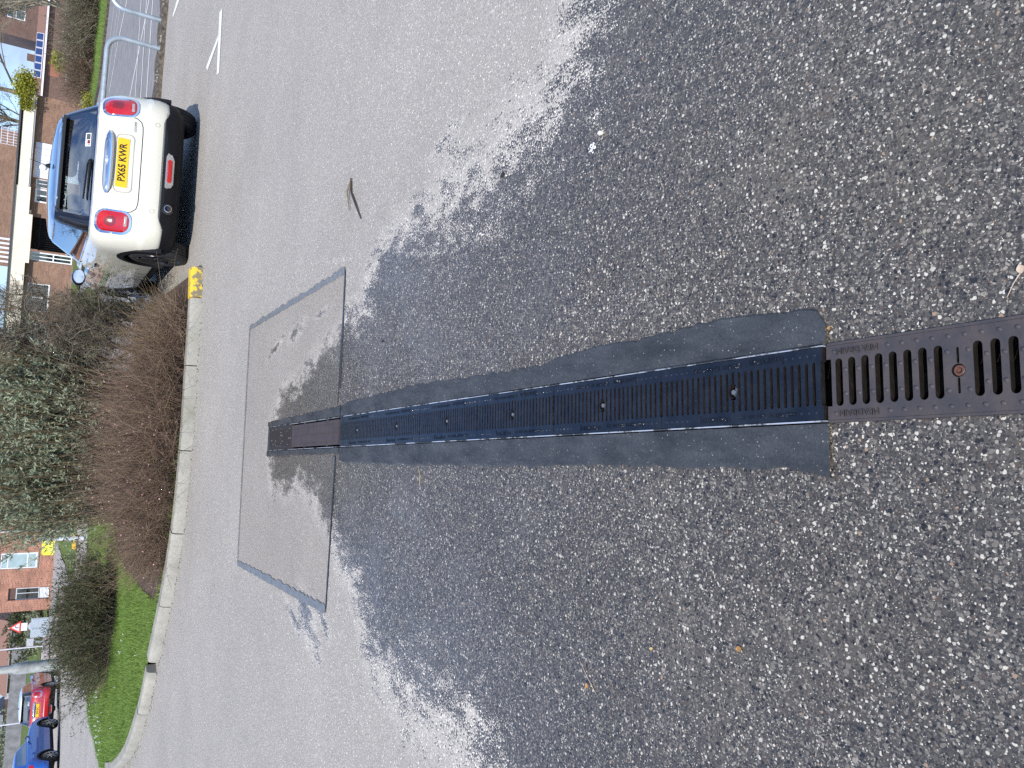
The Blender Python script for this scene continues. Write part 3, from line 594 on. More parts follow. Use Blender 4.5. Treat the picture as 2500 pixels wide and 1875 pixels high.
def leafy_shrub():
    t = thing('leafy_shrub', 'tall grey-green shrub of many thin upright stems in the planting bed', 'shrub', (-1.6, 10.6, .08)); o = np.array([-1.6, 10.6, .08])
    n = 1300; x = rng.uniform(-1.95, -.35, n); y = rng.uniform(9.9, 11.2, n); S = np.stack([x, y, np.full(n, .08)], 1)
    Dd = np.stack([np.clip((x+1.2)*.12, -.06, .12)+rng.normal(0, .06, n), (y-10.6)*.15+rng.normal(0, .07, n)-.05, np.ones(n)], 1); H_ = rng.uniform(1.3, 2.5, n); v, f, P = twigs(S, Dd, H_, rng.uniform(.003, .006, n), 6, .07); raw('stems', v-o, f, MT['tw_tan'], t)
    n = 9500; C, d = on_paths(P, n, .25, .95); v, f, P2 = twigs(C, d+rng.normal(0, .55, (n, 3)), rng.uniform(.1, .3, n), .0015, 3, .2); raw('side_twigs', v-o, f, MT['tw_grey'], t)
    C, d = on_paths(P2, 85000, .2, 1.0); k = rng.uniform(0, 1, len(C)) < np.interp(C[:, 2]+.25*np.sin(C[:, 0]*5), [.35, .75, 1.1, 3], [.04, .4, .9, 1]); C = C[k]; d = d[k]; v, f = leaves(C, rng.uniform(.03, .07, len(C)), .30, d, .6); raw('leaves', v-o, f, MT['leaf_green'], t)
    C, d = on_paths(P, 220, .2, .55); v, f = leaves(C, .025, .8); raw('blossom', v-o, f, MT['pink'], t)
leafy_shrub()
def branchy(S, Dd, Ln, r, lev, segs=5, wob=.25, kids=5, shrink=.55, rs=.5, spread=.7, upw=0.0, t0=.25):
    """recursive vectorised branching; returns list of (v,f) and final paths"""
    parts = []; v, f, P = twigs(S, Dd, Ln, r, segs, wob, -upw, 4 if lev > 1 else 3, .45); parts.append((v, f)); last = P; L_ = np.asarray(Ln); rr = np.broadcast_to(r, (len(S),))
    for k in range(lev):
        n = len(P)*kids; i = np.repeat(np.arange(len(P)), kids); t = rng.uniform(t0, 1, n)*(P.shape[1]-1); kk = np.minimum(t.astype(int), P.shape[1]-2); fr = (t-kk)[:, None]
        C = P[i, kk]*(1-fr)+P[i, kk+1]*fr; d = norm(P[i, kk+1]-P[i, kk]); L_ = L_[i]*shrink*rng.uniform(.6, 1.25, n); rr = rr[i]*rs*rng.uniform(.8, 1.1, n)
        v, f, P = twigs(C, d+rng.normal(0, spread, (n, 3))+np.array([0, 0, upw]), L_, rr, segs if k < lev-1 else 3, wob, 0, 3, .4); parts.append((v, f)); last = P
    return parts, last
def gnarled():
    t = thing('bare_gnarled_shrub', 'tall bare shrub with gnarled mossy branches next to the cream car', 'shrub', (.1, 10.9, .08)); o = np.array([.1, 10.9, .08])
    n = 13; S = np.stack([rng.uniform(-.40, .42, n), rng.uniform(10.6, 11.2, n), np.full(n, .08)], 1); Dd = np.stack([rng.normal(0, .34, n), rng.normal(0, .25, n), np.ones(n)], 1)
    parts, last = branchy(S, Dd, rng.uniform(1.3, 2.0, n), 0.020, 4, 6, .28, 8, .52, .50, .75, .1, .3); V, F = cat(parts); lim = .70+.06*np.sin(V[:, 2]*9); F = F[(V[F[:, 0], 0] < lim[F[:, 0]])]; raw('branches', V-o, F, MT['tw_grey'], t)
    C, d = on_paths(last, 9000, .3, 1); k = (C[:, 2] < 1.0) | (C[:, 0] < -.1); C = C[k]; v, f = leaves(C, rng.uniform(.02, .045, len(C)), .35); raw('leaves', v-o, f, MT['leaf_dark'], t)
gnarled()
def evergreen_tuft(name, label, x, y, n=80, h=.5, sp=.3):
    t = thing(name, label, 'plant', (x, y, .08)); o = np.array([x, y, .08]); S = np.stack([rng.normal(x, .08, n), rng.normal(y, .08, n), np.full(n, .08)], 1)
    v, f, P = twigs(S, np.stack([rng.normal(0, sp, n), rng.normal(0, sp, n), np.ones(n)], 1), rng.uniform(.5, 1, n)*h, .003, 4, .12); raw('stems', v-o, f, MT['tw_grey'], t)
    C, d = on_paths(P, n*26, .35, 1); v, f = leaves(C, rng.uniform(.04, .08, len(C)), .3, d, .6); raw('leaves', v-o, f, MT['leaf_green'], t)
evergreen_tuft('leafy_sapling', 'small leafy evergreen sapling showing between the bare shrub and the car', .52, 11.4, 40, .80, .16)
def dark_bush():
    t = thing('dark_bush', 'rounded dark evergreen bush with spiky bare twigs on the grass', 'bush', (-4.05, 13.2, .08)); o = np.array([-4.05, 13.2, .08])
    n = 2400; S = np.stack([rng.normal(-4.17, .34, n), rng.normal(13.25, .3, n), np.full(n, .09)], 1); Dd = np.stack([(S[:, 0]+4.17)*.6+rng.normal(0, .17, n), (S[:, 1]-13.25)*.9+rng.normal(0, .2, n), np.ones(n)*.85], 1)
    v, f, P = twigs(S, Dd, rng.uniform(.42, .90, n), .003, 5, .12); raw('stems', v-o, f, MT['tw_grey'], t)
    n = 9000; C, d = on_paths(P, n, .3, 1); v, f, P2 = twigs(C, d+rng.normal(0, .4, (n, 3)), rng.uniform(.06, .22, n), .0016, 3, .2); raw('twigs', v-o, f, MT['tw_brown'], t)
    C, d = on_paths(P2, 60000, .0, 1); v, f = leaves(C, rng.uniform(.02, .045, len(C)), .3, d, .5); raw('leaves', v-o, f, MT['leaf_dark'], t)
    n = 26; S = np.stack([rng.normal(-4.6, .2, n), rng.normal(12.9, .15, n), np.full(n, .1)], 1); v, f, P3 = twigs(S, np.stack([rng.normal(-.5, .4, n), rng.normal(-.2, .3, n), rng.uniform(.3, 1, n)], 1), rng.uniform(.4, .95, n), .005, 6, .22); raw('bare_stems', v-o, f, MT['tw_tan'], t)
dark_bush()

# grass blades, daisies
def blades(name, poly, dens, h0, h1, z, m, label):
    P = np.array(poly); lo, hi = P.min(0), P.max(0); n = int((hi-lo).prod()*dens); x = rng.uniform(lo[0], hi[0], n); y = rng.uniform(lo[1], hi[1], n)
    k = np.array([pip(a, b, poly) for a, b in zip(x, y)]); x = x[k]; y = y[k]; n = len(x); zz = z+np.array([gz(a, b) for a, b in zip(x, y)])
    hf = .6+.8*np.clip(np.sin(x*3.1)*np.sin(y*2.3+1)+.3, 0, 1)
    h = rng.uniform(h0, h1, n)*hf; a = rng.uniform(0, 6.28, n); w = rng.uniform(.0015, .004, n)*(1+h0*10); B = np.stack([x, y, zz], 1); wv = np.stack([np.cos(a)*w, np.sin(a)*w, 0*a], 1); tip = B+np.stack([rng.normal(0, .35, n)*h, rng.normal(0, .35, n)*h, h], 1)
    V = np.stack([B-wv, B+wv, tip], 1).reshape(-1, 3); return tag(raw(name, V, np.arange(len(V)).reshape(-1, 3), m), label, kind='stuff')
MT['blade'] = leafmat('grass_blades', (.09,.17,.025), (.30,.42,.10), .6)
blades('grass', grassp, 4200, .03, .07, .085, MT['blade'], 'short green grass on the island end')
dz = MB()
def daisy_field(poly, n, z, r):
    P = np.array(poly); lo, hi = P.min(0), P.max(0); c = 0
    while c < n:
        x = random.uniform(lo[0], hi[0]); y = random.uniform(lo[1], hi[1])
        if pip(x, y, poly):
            rr = r*random.uniform(.6, 1.2); zz = z+gz(x, y)+random.uniform(0, .02); dz.add([(x+rr*math.cos(a), y+rr*math.sin(a), zz+random.uniform(-.004, .004)) for a in (0, 1.05, 2.1, 3.14, 4.2, 5.2)]+[(x, y, zz-.03)], [(0,1,2,3,4,5), (0,1,6), (2,3,6)]); c += 1
daisy_field([(-6.2,12.8),(-6.5,14),(-6.55,16.5),(-5.6,16.5),(-5.2,14.2),(-5.6,13)], 75, .15, .014); daisy_field([(-3.2,9.6),(-5.4,11.9),(-5,14),(-3.5,12)], 10, .13, .013)
# weeds at the bed edge
wd = [(x, float(np.interp(x, KS[::-1, 0], KS[::-1, 1]))+.2) for x in np.linspace(-2.75, -.8, 9)]
wpoly = wd+[(x, y+.16) for x, y in wd[::-1]]
blades('weeds', wpoly, 2600, .04, .10, .085, MT['blade'], 'low green weeds along the back of the kerb')
# grit and litter along the kerb foot
def grit(name, pts, n, r0, r1, m, label, z=0):
    mb = MB()
    for _ in range(n):
        s_ = random.uniform(.0, kseg[-1]); p, d, nr = kpt(s_); nr = -nr if nr[1] < 0 else nr; q = p-nr*abs(random.gauss(0, .05)); r = random.uniform(r0, r1); a = random.uniform(0, 3)
        mb.add([(q[0]+r*math.cos(a+k*1.57), q[1]+r*math.sin(a+k*1.57)*.7, z+.001) for k in range(4)]+[(q[0], q[1], z+r*.9)], [(0,1,4),(1,2,4),(2,3,4),(3,0,4)])
    return tag(mb.build(name, m), label, kind='stuff')
grit('kerb_grit', None, 700, .004, .010, MT['kerb'], 'pale grit gathered along the foot of the kerb'); grit('kerb_silt', None, 420, .003, .009, MT['silt_shade'], 'dark silt and crumbs along the foot of the kerb')
tag(dz.build('daisies', mat('daisy_white', (.85,.85,.82), .6, var=0)), 'tiny white daisies dotted over the grass', kind='stuff')

# ================================================================ cars
def se(t, n=2.3):
    """superellipse quarter: angle t 0..pi/2 -> (cos,sin) style"""
    return abs(math.cos(t))**(2/n), abs(math.sin(t))**(2/n)
class Body:
    """stack of plan-view outlines; keys (z, halfwidth, rear y, front y, corner rx, ry at the rear, front rxf, ryf, rear bow)"""
    def __init__(s, lv, nx=2.4): s.lv = lv; s.nx = nx
    def at(s, z):
        zs = [l[0] for l in s.lv]; return [float(np.interp(z, zs, [l[i] for l in s.lv])) for i in range(1, 9)]
    def rear(s, x, z):
        w, yr, yf, rx, ry, rxf, ryf, bow = s.at(z); x = abs(x); y = yr+bow*(x/w)**2
        if x > w-rx: t = min(1, (x-(w-rx))/rx); y += ry*(1-(1-t**s.nx)**(1/s.nx))
        return y
    def loop(s, z, zf=None):
        w, yr, yf, rx, ry, rxf, ryf, bow = s.at(z); P = []; nc = 9; nf = 8; ns = 22
        for i in range(nf): x = -(w-rx)+2*(w-rx)*i/nf; P.append((x, yr+bow*(x/w)**2))
        for i in range(nc+1):
            c, q = se(math.pi/2*i/nc, s.nx); x = w-rx+rx*q; y0 = yr+bow*(x/w)**2; P.append((x, y0+ry*(1-c)))
        ya, yb = P[-1][1], yf-ryf
        for i in range(1, ns): P.append((w, ya+(yb-ya)*i/ns))
        for i in range(nc+1): c, q = se(math.pi/2*i/nc, s.nx); P.append((w-rxf+rxf*c, yb+ryf*q))
        for i in range(1, nf): x = (w-rxf)-2*(w-rxf)*i/nf; P.append((x, yf))
        for i in range(nc+1): c, q = se(math.pi/2*(1-i/nc), s.nx); P.append((-(w-rxf+rxf*c), yb+ryf*q))
        for i in range(1, ns): P.append((-w, yb+(ya-yb)*i/ns))
        for i in range(nc): c, q = se(math.pi/2*(1-i/nc), s.nx); x = w-rx+rx*q; P.append((-x, yr+bow*(x/w)**2+ry*(1-c)))
        return [(x, y, zf(x, y) if zf else z) for x, y in P]
    def loft(s, zs, mb=None, cap=(True, True), zf={}):
        mb = mb or MB(); Ls = [s.loop(z, zf.get(z)) for z in zs]; n = len(Ls[0]); P = [p for l in Ls for p in l]; F = [(j*n+i, j*n+(i+1) % n, (j+1)*n+(i+1) % n, (j+1)*n+i) for j in range(len(zs)-1) for i in range(n)]
        if cap[0]: F.append(tuple(range(n))[::-1])
        if cap[1]: F.append(tuple((len(zs)-1)*n+i for i in range(n)))
        return mb.add(P, F)
    def strip(s, pts, w, off, mb):
        """ribbon on the rear face following (x,z) points, width w, proud by off"""
        P = []; m = len(pts)
        for i, (x, z) in enumerate(pts):
            a = pts[max(0, i-1)]; b = pts[min(m-1, i+1)]; dx, dz = b[0]-a[0], b[1]-a[1]; l = math.hypot(dx, dz) or 1; nx_, nz_ = -dz/l*w/2, dx/l*w/2
            for q in (1, -1): xx, zz = x+nx_*q, z+nz_*q; P.append((xx, s.rear(xx, zz)-off, zz))
        return mb.add(P, [(2*i, 2*i+1, 2*i+3, 2*i+2) for i in range(m-1)])
    def pad(s, outline, off, mb, bulge=0, rings=3, back=.012):
        """solid pad on the rear face with given (x,z) outline; dome by bulge"""
        cx = sum(p[0] for p in outline)/len(outline); cz = sum(p[1] for p in outline)/len(outline); n = len(outline); P = []; F = []
        ks = [(1.0, -back), (1.0, off)]+[(1-.33*(i+1), off+bulge*(1-(1-(i+1)/rings)**2)) for i in range(rings-1)]
        for k, o in ks:
            for x, z in outline: xx = cx+(x-cx)*k; zz = cz+(z-cz)*k; P.append((xx, s.rear(xx, zz)-o, zz))
        P.append((cx, s.rear(cx, cz)-off-bulge, cz)); m = len(ks)
        for j in range(m-1): F += [(j*n+i, j*n+(i+1) % n, (j+1)*n+(i+1) % n, (j+1)*n+i) for i in range(n)]
        F += [((m-1)*n+i, (m-1)*n+(i+1) % n, m*n) for i in range(n)]
        return mb.add(P, F)
def rrect(cx, cz, w, h, r, n=5, skew=0):
    P = []
    for a, (sx, sz) in enumerate(((1,1),(-1,1),(-1,-1),(1,-1))):
        for k in range(n+1):
            t = math.pi/2*(a+k/n); P.append((cx+sx*(w/2-r)+r*math.cos(t)+skew*(sz*(h/2-r)+r*math.sin(t)), cz+sz*(h/2-r)+r*math.sin(t)))
    return P
def cutwheels(o, centers, r, blackslot):
    cs = []
    for (x, y, z) in centers:
        mb = MB(); s_ = 1 if x > 0 else -1; mb.lathe([(s_*.56, r), (s_*1.2, r)], 48, 'x', (0, y, z)); c = mb.build('cut', None, o.parent); cs.append(c); m = o.modifiers.new('b', 'BOOLEAN'); m.operation = 'DIFFERENCE'; m.solver = 'EXACT'; m.object = c
    dg = bpy.context.evaluated_depsgraph_get(); me = bpy.data.meshes.new_from_object(o.evaluated_get(dg)); o.modifiers.clear(); o.data = me
    for c in cs: bpy.data.objects.remove(c)
    for p in me.polygons:
        c = p.center
        for (x, y, z) in centers:
            if x*c.x > 0 and abs(c.x) < .90 and math.hypot(c.y-y, c.z-z) < r+.0006 and (abs(p.normal.x) < .3 or abs(c.x) < .57): p.material_index = blackslot
    me.polygons.foreach_set('use_smooth', [True]*len(me.polygons)); me.set_sharp_from_angle(angle=R(28))
def wheel(parent, x, y, r, rimm, wd=.19, spokes=8, rimr=.218):
    s_ = 1 if x > 0 else -1; t = MB(); h = wd/2; prof = [(-h, rimr), (-h-.004, rimr+.02), (-h, r-.025), (-h+.018, r-.004)]
    for k in range(4): a = -h+.03+k*(wd-.06)/4; b = a+(wd-.06)/4-.009; prof += [(a, r), (b, r), (b+.001, r-.009), (b+.008, r-.009)]
    prof += [(h-.02, r-.002), (h, r-.025), (h+.004, rimr+.02), (h, rimr), (h-.03, rimr-.012), (-h+.03, rimr-.012)]
    t.lathe(prof, 48, 'x', (x, y, r), False); w = t.build('tyre', MT['tyre'], parent, True, 35)
    d = MB(); xi = x+s_*(h-.055); d.lathe([(x-s_*h*.9-0, rimr-.004), (xi-x and xi-0, rimr-.006)], 32, 'x', (0, y, r)) if False else None
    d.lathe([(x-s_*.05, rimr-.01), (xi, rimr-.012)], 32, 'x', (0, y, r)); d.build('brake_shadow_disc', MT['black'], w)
    m = MB(); m.lathe([(x+s_*(h-.012), rimr+.002), (x+s_*(h+.001), rimr-.002), (x+s_*(h-.012), rimr-.016), (xi, rimr-.02)], 40, 'x', (0, y, r), False)
    for k in range(spokes):
        a = 2*math.pi*k/spokes+.2; c, q = math.cos(a), math.sin(a); m.bar((x+s_*(h-.022), y+c*.03, r+q*.03), (x+s_*(h-.020), y+c*(rimr-.012), r+q*(rimr-.012)), .030, .02, (s_, 0, 0))
    m.lathe([(x+s_*(h-.04), .045), (x+s_*(h-.010), .042), (x+s_*(h-.006), .030)], 16, 'x', (0, y, r)); m.build('rim', rimm, w); return w
def arcband(mb, x, y, z, r0, r1, s_, a0=-.35, a1=math.pi+.35, n=30, th=.022):
    P = []
    for k in range(n+1):
        a = a0+(a1-a0)*k/n; c, q = math.cos(a), math.sin(a)
        for rr, xx in ((r0, x-s_*.05), (r0, x+s_*th), (r1, x+s_*(th-.008)), (r1, x-s_*.05)): P.append((xx, y+c*rr, z+q*rr))
    mb.add(P, [(j*4+i, j*4+(i+1) % 4, (j+1)*4+(i+1) % 4, (j+1)*4+i) for j in range(n) for i in range(4)]+[(0,1,2,3), (n*4+3, n*4+2, n*4+1, n*4)])

def classify(o, fn, mats):
    for m in mats: o.data.materials.append(m)
    for p in o.data.polygons: p.material_index = fn(p)
def split_faces(o, name, sel, m, parent):
    """move selected faces of a mesh object into a sibling part"""
    me = o.data; idx = [p.index for p in me.polygons if sel(p)]; vs = sorted({v for i in idx for v in me.polygons[i].vertices}); mp_ = {v: k for k, v in enumerate(vs)}
    mb = MB(); mb.v = [tuple(me.vertices[v].co) for v in vs]; mb.f = [tuple(mp_[v] for v in me.polygons[i].vertices) for i in idx]
    me2 = bpy.data.meshes.new(name); me2.from_pydata(mb.v, [], mb.f); me2.materials.append(m); me2.polygons.foreach_set('use_smooth', [True]*len(mb.f)); n = bpy.data.objects.new(name, me2); COL.objects.link(n); n.parent = parent
    bm = bmesh.new(); bm.from_mesh(me); bm.faces.ensure_lookup_table(); bmesh.ops.delete(bm, geom=[bm.faces[i] for i in idx], context='FACES'); bm.to_mesh(me); bm.free(); return n

def hatchback(root, paint, roofm, rimm, kind='mini', plate='PX65 KWR', wb=2.495, body_pillar=False):
    blk = MT['black']
    lv = [(.20,.80,-.50,3.10,.34,.36,.4,.45,.03),(.235,.82,-.555,3.13,.34,.38,.4,.45,.03),(.30,.84,-.60,3.18,.34,.38,.42,.5,.035),(.385,.852,-.62,3.2,.34,.38,.42,.5,.04),(.46,.86,-.628,3.2,.34,.39,.42,.5,.045),(.53,.862,-.625,3.19,.34,.40,.42,.52,.05),
          (.555,.862,-.605,3.18,.34,.40,.42,.52,.05),(.62,.862,-.592,3.15,.34,.40,.42,.55,.05),(.72,.858,-.578,3.1,.34,.41,.42,.6,.05),(.82,.848,-.556,3.02,.33,.41,.45,.7,.05),(.89,.832,-.528,2.9,.33,.40,.5,.8,.05),(.94,.81,-.500,2.7,.32,.38,.55,.8,.05),(.975,.785,-.475,2.45,.30,.36,.6,.7,.045),(1.0,.752,-.452,2.2,.28,.34,.6,.6,.04),(1.018,.715,-.430,1.98,.26,.32,.55,.5,.03)]
    if kind != 'mini': lv = [(z*1.0, w*1.0, yr-.06*(z < .8)-.02, yf+.22 if z < .95 else yf+.05, rx, ry, a, b, c) for z, w, yr, yf, rx, ry, a, b, c in lv]
    B = Body(lv); zs = [.30,.34,.385,.42,.46,.50,.53,.555,.58,.62,.67,.72,.77,.82,.86,.89,.915,.94,.96,.975,.99,1.0,1.01,1.018]
    edge = lambda x, y: .30+.085*min(1, max(0, (-.12-y)/.16))-.038*min(1, max(0, (abs(x)-.56)/.05))*(1 if y < -.25 else 0)*min(1, max(0, (-.12-y)/.16))
    zz = [edge, *[None]*0]
    # upper painted shell: first loop follows the trim edge
    def lf(z): return lambda x, y: max(z, edge(x, y)+(z-.30)*.25)
    ups = B.loft(zs, cap=(True, True), zf={z: lf(z) for z in zs[:5]}); body = ups.build('body', paint, root); body.data.materials.append(blk); W_ = [(s_*.8, y, .315) for s_ in (-1, 1) for y in (0, wb)]
    cutwheels(body, W_, .345, 1)
    for p in body.data.polygons:
        if p.center.z > 1.016 and p.normal.z > .9: p.material_index = 1
    low = MB(); Ls = [B.loop(z) for z in (.185,.205,.235,.29)]; Ls.append([(x, y, edge(x, y)-.003) for x, y, z in B.loop(.33)]); Ls.append([(x*.985, y+.01 if y < 0 else y-.01, edge(x, y)-.003) for x, y, z in B.loop(.33)]); n = len(Ls[0])
    Ls = [[(x*(1.006 if z > .22 else .98), y-(.006 if y < -.2 else 0), z) for x, y, z in l] for l in Ls]
    low.add([p for l in Ls for p in l], [(j*n+i, j*n+(i+1) % n, (j+1)*n+(i+1) % n, (j+1)*n+i) for j in range(len(Ls)-1) for i in range(n)]+[tuple(range(n))[::-1], tuple((len(Ls)-1)*n+i for i in range(n))])
    lo = low.build('bumper', blk, root); lo.data.materials.append(blk); cutwheels(lo, W_, .345, 1)
    for s_ in (-1, 1):
        for y in (0, wb): ar = MB(); arcband(ar, s_*.848, y, .315, .338, .405, s_, .05 if y else -.30, math.pi+.30 if y else math.pi-.02); ar.build('wheel_arch_trim', blk, root, True, 40)
    for s_ in (-1, 1):
        for y in (0, wb): wheel(root, s_*.762, y, .303, rimm)
    # greenhouse
    gl = [(1.018,.690,-.415,1.93,.20,.24,.3,.45,.03),(1.06,.678,-.385,1.84,.19,.24,.3,.42,.03),(1.10,.664,-.352,1.74,.18,.24,.28,.4,.03),(1.16,.645,-.302,1.62,.17,.23,.26,.36,.03),(1.22,.622,-.250,1.50,.16,.22,.24,.32,.03),(1.27,.602,-.205,1.41,.15,.2,.22,.3,.03),(1.31,.584,-.17,1.34,.14,.2,.2,.28,.03),(1.34,.565,-.14,1.28,.14,.2,.2,.28,.03)]
    G = Body(gl); gz_ = [1.018,1.03,1.06,1.10,1.16,1.22,1.262,1.29,1.31,1.335]; gh = G.loft(gz_, cap=(False, False)).build('window_pillars', (paint if body_pillar else MT['gloss']), root, True, 35)
    def reg(p):
        c = p.center; z = c.z; w, yr, yf, rx, ry, rxf, ryf, bow = G.at(z); yb = yr+ry
        if abs(c.x) < w-rx*.55 and c.y < yb and 1.025 < z < 1.27: return 'r'
        if c.y > yf-ryf*.75 and abs(c.x) < w-.05 and z < 1.29: return 'f'
        if abs(c.x) > w-.03 and yb+.03 < c.y < yf-ryf and 1.025 < z < 1.30: return 's'
        return ''
    split_faces(gh, 'rear_window', lambda p: reg(p) == 'r', MT['glass'], root); split_faces(gh, 'windscreen', lambda p: reg(p) == 'f', MT['glass'], root)
    split_faces(gh, 'side_window', lambda p: reg(p) == 's' and p.center.x < 0, MT['dglass'], root); split_faces(gh, 'side_window', lambda p: reg(p) == 's', MT['dglass'], root)
    # roof
    rf = MB(); 
    def rloop(k, z, ys=0):
        ww, y0, y1 = .585*k, -.20, 1.36; cy = .55; P = []
        for i in range(56):
            t = 2*math.pi*i/56; c, q = math.cos(t), math.sin(t); e = 2/4.2; x = ww*math.copysign(abs(c)**e, c); yy = math.copysign(abs(q)**e, q); yy = cy+(y1-cy)*k*yy if yy > 0 else cy+(cy-y0)*k*yy; P.append((x, yy, z+ys*(1-((yy-.6)/.9)**2)))
        return P
    Rr = [rloop(.97, 1.312), rloop(1.0, 1.318), rloop(1.005, 1.330), rloop(.985, 1.346), rloop(.93, 1.362, .004), rloop(.83, 1.375, .01), rloop(.66, 1.384, .018), rloop(.42, 1.389, .024), rloop(.18, 1.391, .028), rloop(.02, 1.391, .029)]
    n = 56; rf.add([p for l in Rr for p in l], [(j*n+i, j*n+(i+1) % n, (j+1)*n+(i+1) % n, (j+1)*n+i) for j in range(len(Rr)-1) for i in range(n)]+[tuple(range(n))[::-1], tuple((len(Rr)-1)*n+i for i in range(n))])
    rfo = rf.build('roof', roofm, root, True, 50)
    an = MB(); an.lathe([(1.405, .03), (1.43, .022), (1.45, .010)], 10, 'z', (0, .02, 0)); an.tube([(0, .02, 1.44), (0, -.10, 1.60)], [.004, .002], 5); an.build('aerial', MT['black'], rfo)
    sp = MB(); sp.box(-.50, .50, -.235, -.16, 1.298, 1.322); sp.build('spoiler', MT['gloss'] if kind == 'mini' else paint, rfo)
    # trims
    if kind == 'mini':
        bl = MB(); P = [(x*1.004, y-.003 if y < 0 else y, 1.018) for x, y, z in B.loop(1.012)]; bl.tube(P, .0075, 6, True); bl.build('belt_chrome_strip', MT['chrome'], root, True)
    sm = MB(); pts = [(-.545,.99),(-.535,.80),(-.505,.66),(-.47,.618),(-.42,.603)]+[(x, .600) for x in np.linspace(-.36,.36,13)]+[(.42,.603),(.47,.618),(.505,.66),(.535,.80),(.545,.99)]
    B.strip(pts, .008, .0015, sm)
    sm.build('tailgate_seam', MT['black'], root)
    # lights
    if kind == 'mini':
        for s_ in (-1, 1):
            o1 = rrect(s_*.618, .815, .235, .335, .09, 6, -.06*s_); o2 = rrect(s_*.618, .815, .196, .293, .076, 6, -.06*s_); o3 = rrect(s_*.622, .845, .095, .11, .047, 6); o4 = rrect(s_*.615, .705, .10, .030, .010)
            ring = MB(); B.pad(o1, .010, ring, .004); l = ring.build('light_surround', MT['chrome'], root, True, 35); q = MB(); B.pad(o2, .018, q, .014); ln = q.build('tail_light', MT['lens'], root, True, 50); ln['label'] = 'rounded red tail light in a chrome ring'
            q = MB(); B.pad(o3, .032, q, .004); q.build('lamp_centre', MT['lensd'], ln, True); q = MB(); B.pad(o4, .026, q, .002); q.build('reverse_lamp', MT['clear'], ln)
    else:
        for s_ in (-1, 1):
            o2 = [(s_*.80,.97),(s_*.66,.985),(s_*.50,.955),(s_*.47,.90),(s_*.52,.80),(s_*.70,.775),(s_*.78,.83)]; q = MB(); B.pad(o2[::s_], .012, q, .006); q.build('tail_light', MT['lens'], root, True, 30)
    # plate recess + plate + handle
    q = MB(); B.pad(rrect(0, .757, .62, .165, .05), .0015, q, 0, 2, .003); q.build('plate_recess', paint, root, True, 30)
    rc = MB(); B.strip([(x, z) for x, z in rrect(0, .757, .62, .165, .05)+rrect(0, .757, .62, .165, .05)[:1]], .008, .006, rc); rc.build('recess_shade_line', mat('painted_recess_shade', (.36,.34,.27), .5, var=0), root)  # darker cream strip paints the shade line round the flat plate recess
    zc = .772 if kind == 'mini' else .66; y0 = B.rear(0, zc)-.012; pl = MB(); pl.box(-.26, .26, y0-.004, y0+.004, zc-.056, zc+.056); P_ = pl.build('number_plate', MT['plate'], root)
    tx = MB(); text_mb(tx, plate, .098, .0012, Matrix.Translation((0, y0-.0045, zc)) @ Matrix.Rotation(R(90), 4, 'X') @ Matrix.Scale(.86, 4, (1,0,0)), bold=.022); tx.build('plate_lettering', MT['ink'], P_)
    if kind == 'mini':
        h = MB(); prof = []
        for i in range(15):
            x = -.335+.67*i/14; e = math.sqrt(max(.02, 1-(x/.335)**4)); y = B.rear(x, .9); hh = .046*e; prof.append([(x, y-.004, .905+hh*.9), (x, y-.03*e-.01, .905+hh*.45), (x, y-.052*e-.01, .893-hh*.15), (x, y-.045*e-.01, .893-hh*.75), (x, y-.004, .893-hh*.85)])
        m_ = len(prof); h.add([p for l in prof for p in l], [(j*5+i, j*5+(i+1) % 5, (j+1)*5+(i+1) % 5, (j+1)*5+i) for j in range(m_-1) for i in range(5)]+[(0,1,2,3,4), tuple((m_-1)*5+i for i in (4,3,2,1,0))]); hd = h.build('chrome_handle', MT['chrome'], root, True, 60)
        e = MB(); yb = B.rear(0, .91)-.054; e.lathe([(yb+.006, .019), (yb-.002, .019), (yb-.004, .015)], 16, 'y', (0, 0, .912)); 
        for s_ in (-1, 1):
            for k in range(3): e.bar((s_*.018, yb, .912+.006*(k-1)), (s_*.050, yb, .912+.009*(k-1)), .003, .004)
        e.build('winged_badge', MT['galv'], hd)
        c = MB(); text_mb(c, 'COOPER', .030, .0015, Matrix.Translation((.41, B.rear(.41, .672)-.004, .672)) @ Matrix.Rotation(R(90), 4, 'X') @ Matrix.Rotation(R(4), 4, 'Y')); c.build('model_lettering', MT['chrome'], root)
        for x in (-.47, .47):
            c = MB(); P = [(x+.022*math.cos(a), .466+.022*math.sin(a)) for a in np.linspace(0, 2*math.pi, 19)]; B.strip(P, .0025, .002, c); c.build('parking_sensor', MT['galv'] if 0 else MT['kerb'], root)
        # bumper centre insert, fog lamp, exhaust
        q = MB(); B.pad(rrect(0, .31, 1.16, .15, .03), .008, q, 0, 2); q.build('bumper_insert', MT['black'], root)
        q = MB(); B.pad([(-.19,.362),(.14,.362),(.185,.345),(.17,.30),(.12,.276),(-.14,.276),(-.185,.30),(-.2,.345)][::-1], .018, q, .002); sf = q.build('fog_lamp_surround', MT['chrome'], root); q = MB(); B.pad(rrect(-.01, .320, .25, .048, .022), .028, q, .004); q.build('fog_lamp', MT['lens'], sf)
        ex = MB(); ye = B.rear(-.42, .30); ex.lathe([(ye+.12, .036), (ye-.045, .038), (ye-.047, .033), (ye+.08, .030)], 20, 'y', (-.42, 0, .315), False); ex.build('exhaust_pipe', MT['chrome'], root, True)
        er = MB(); er.lathe([(ye-.020, .058), (ye-.023, .050)], 20, 'y', (-.42, 0, .315)); er.build('exhaust_surround', MT['dark'], root)
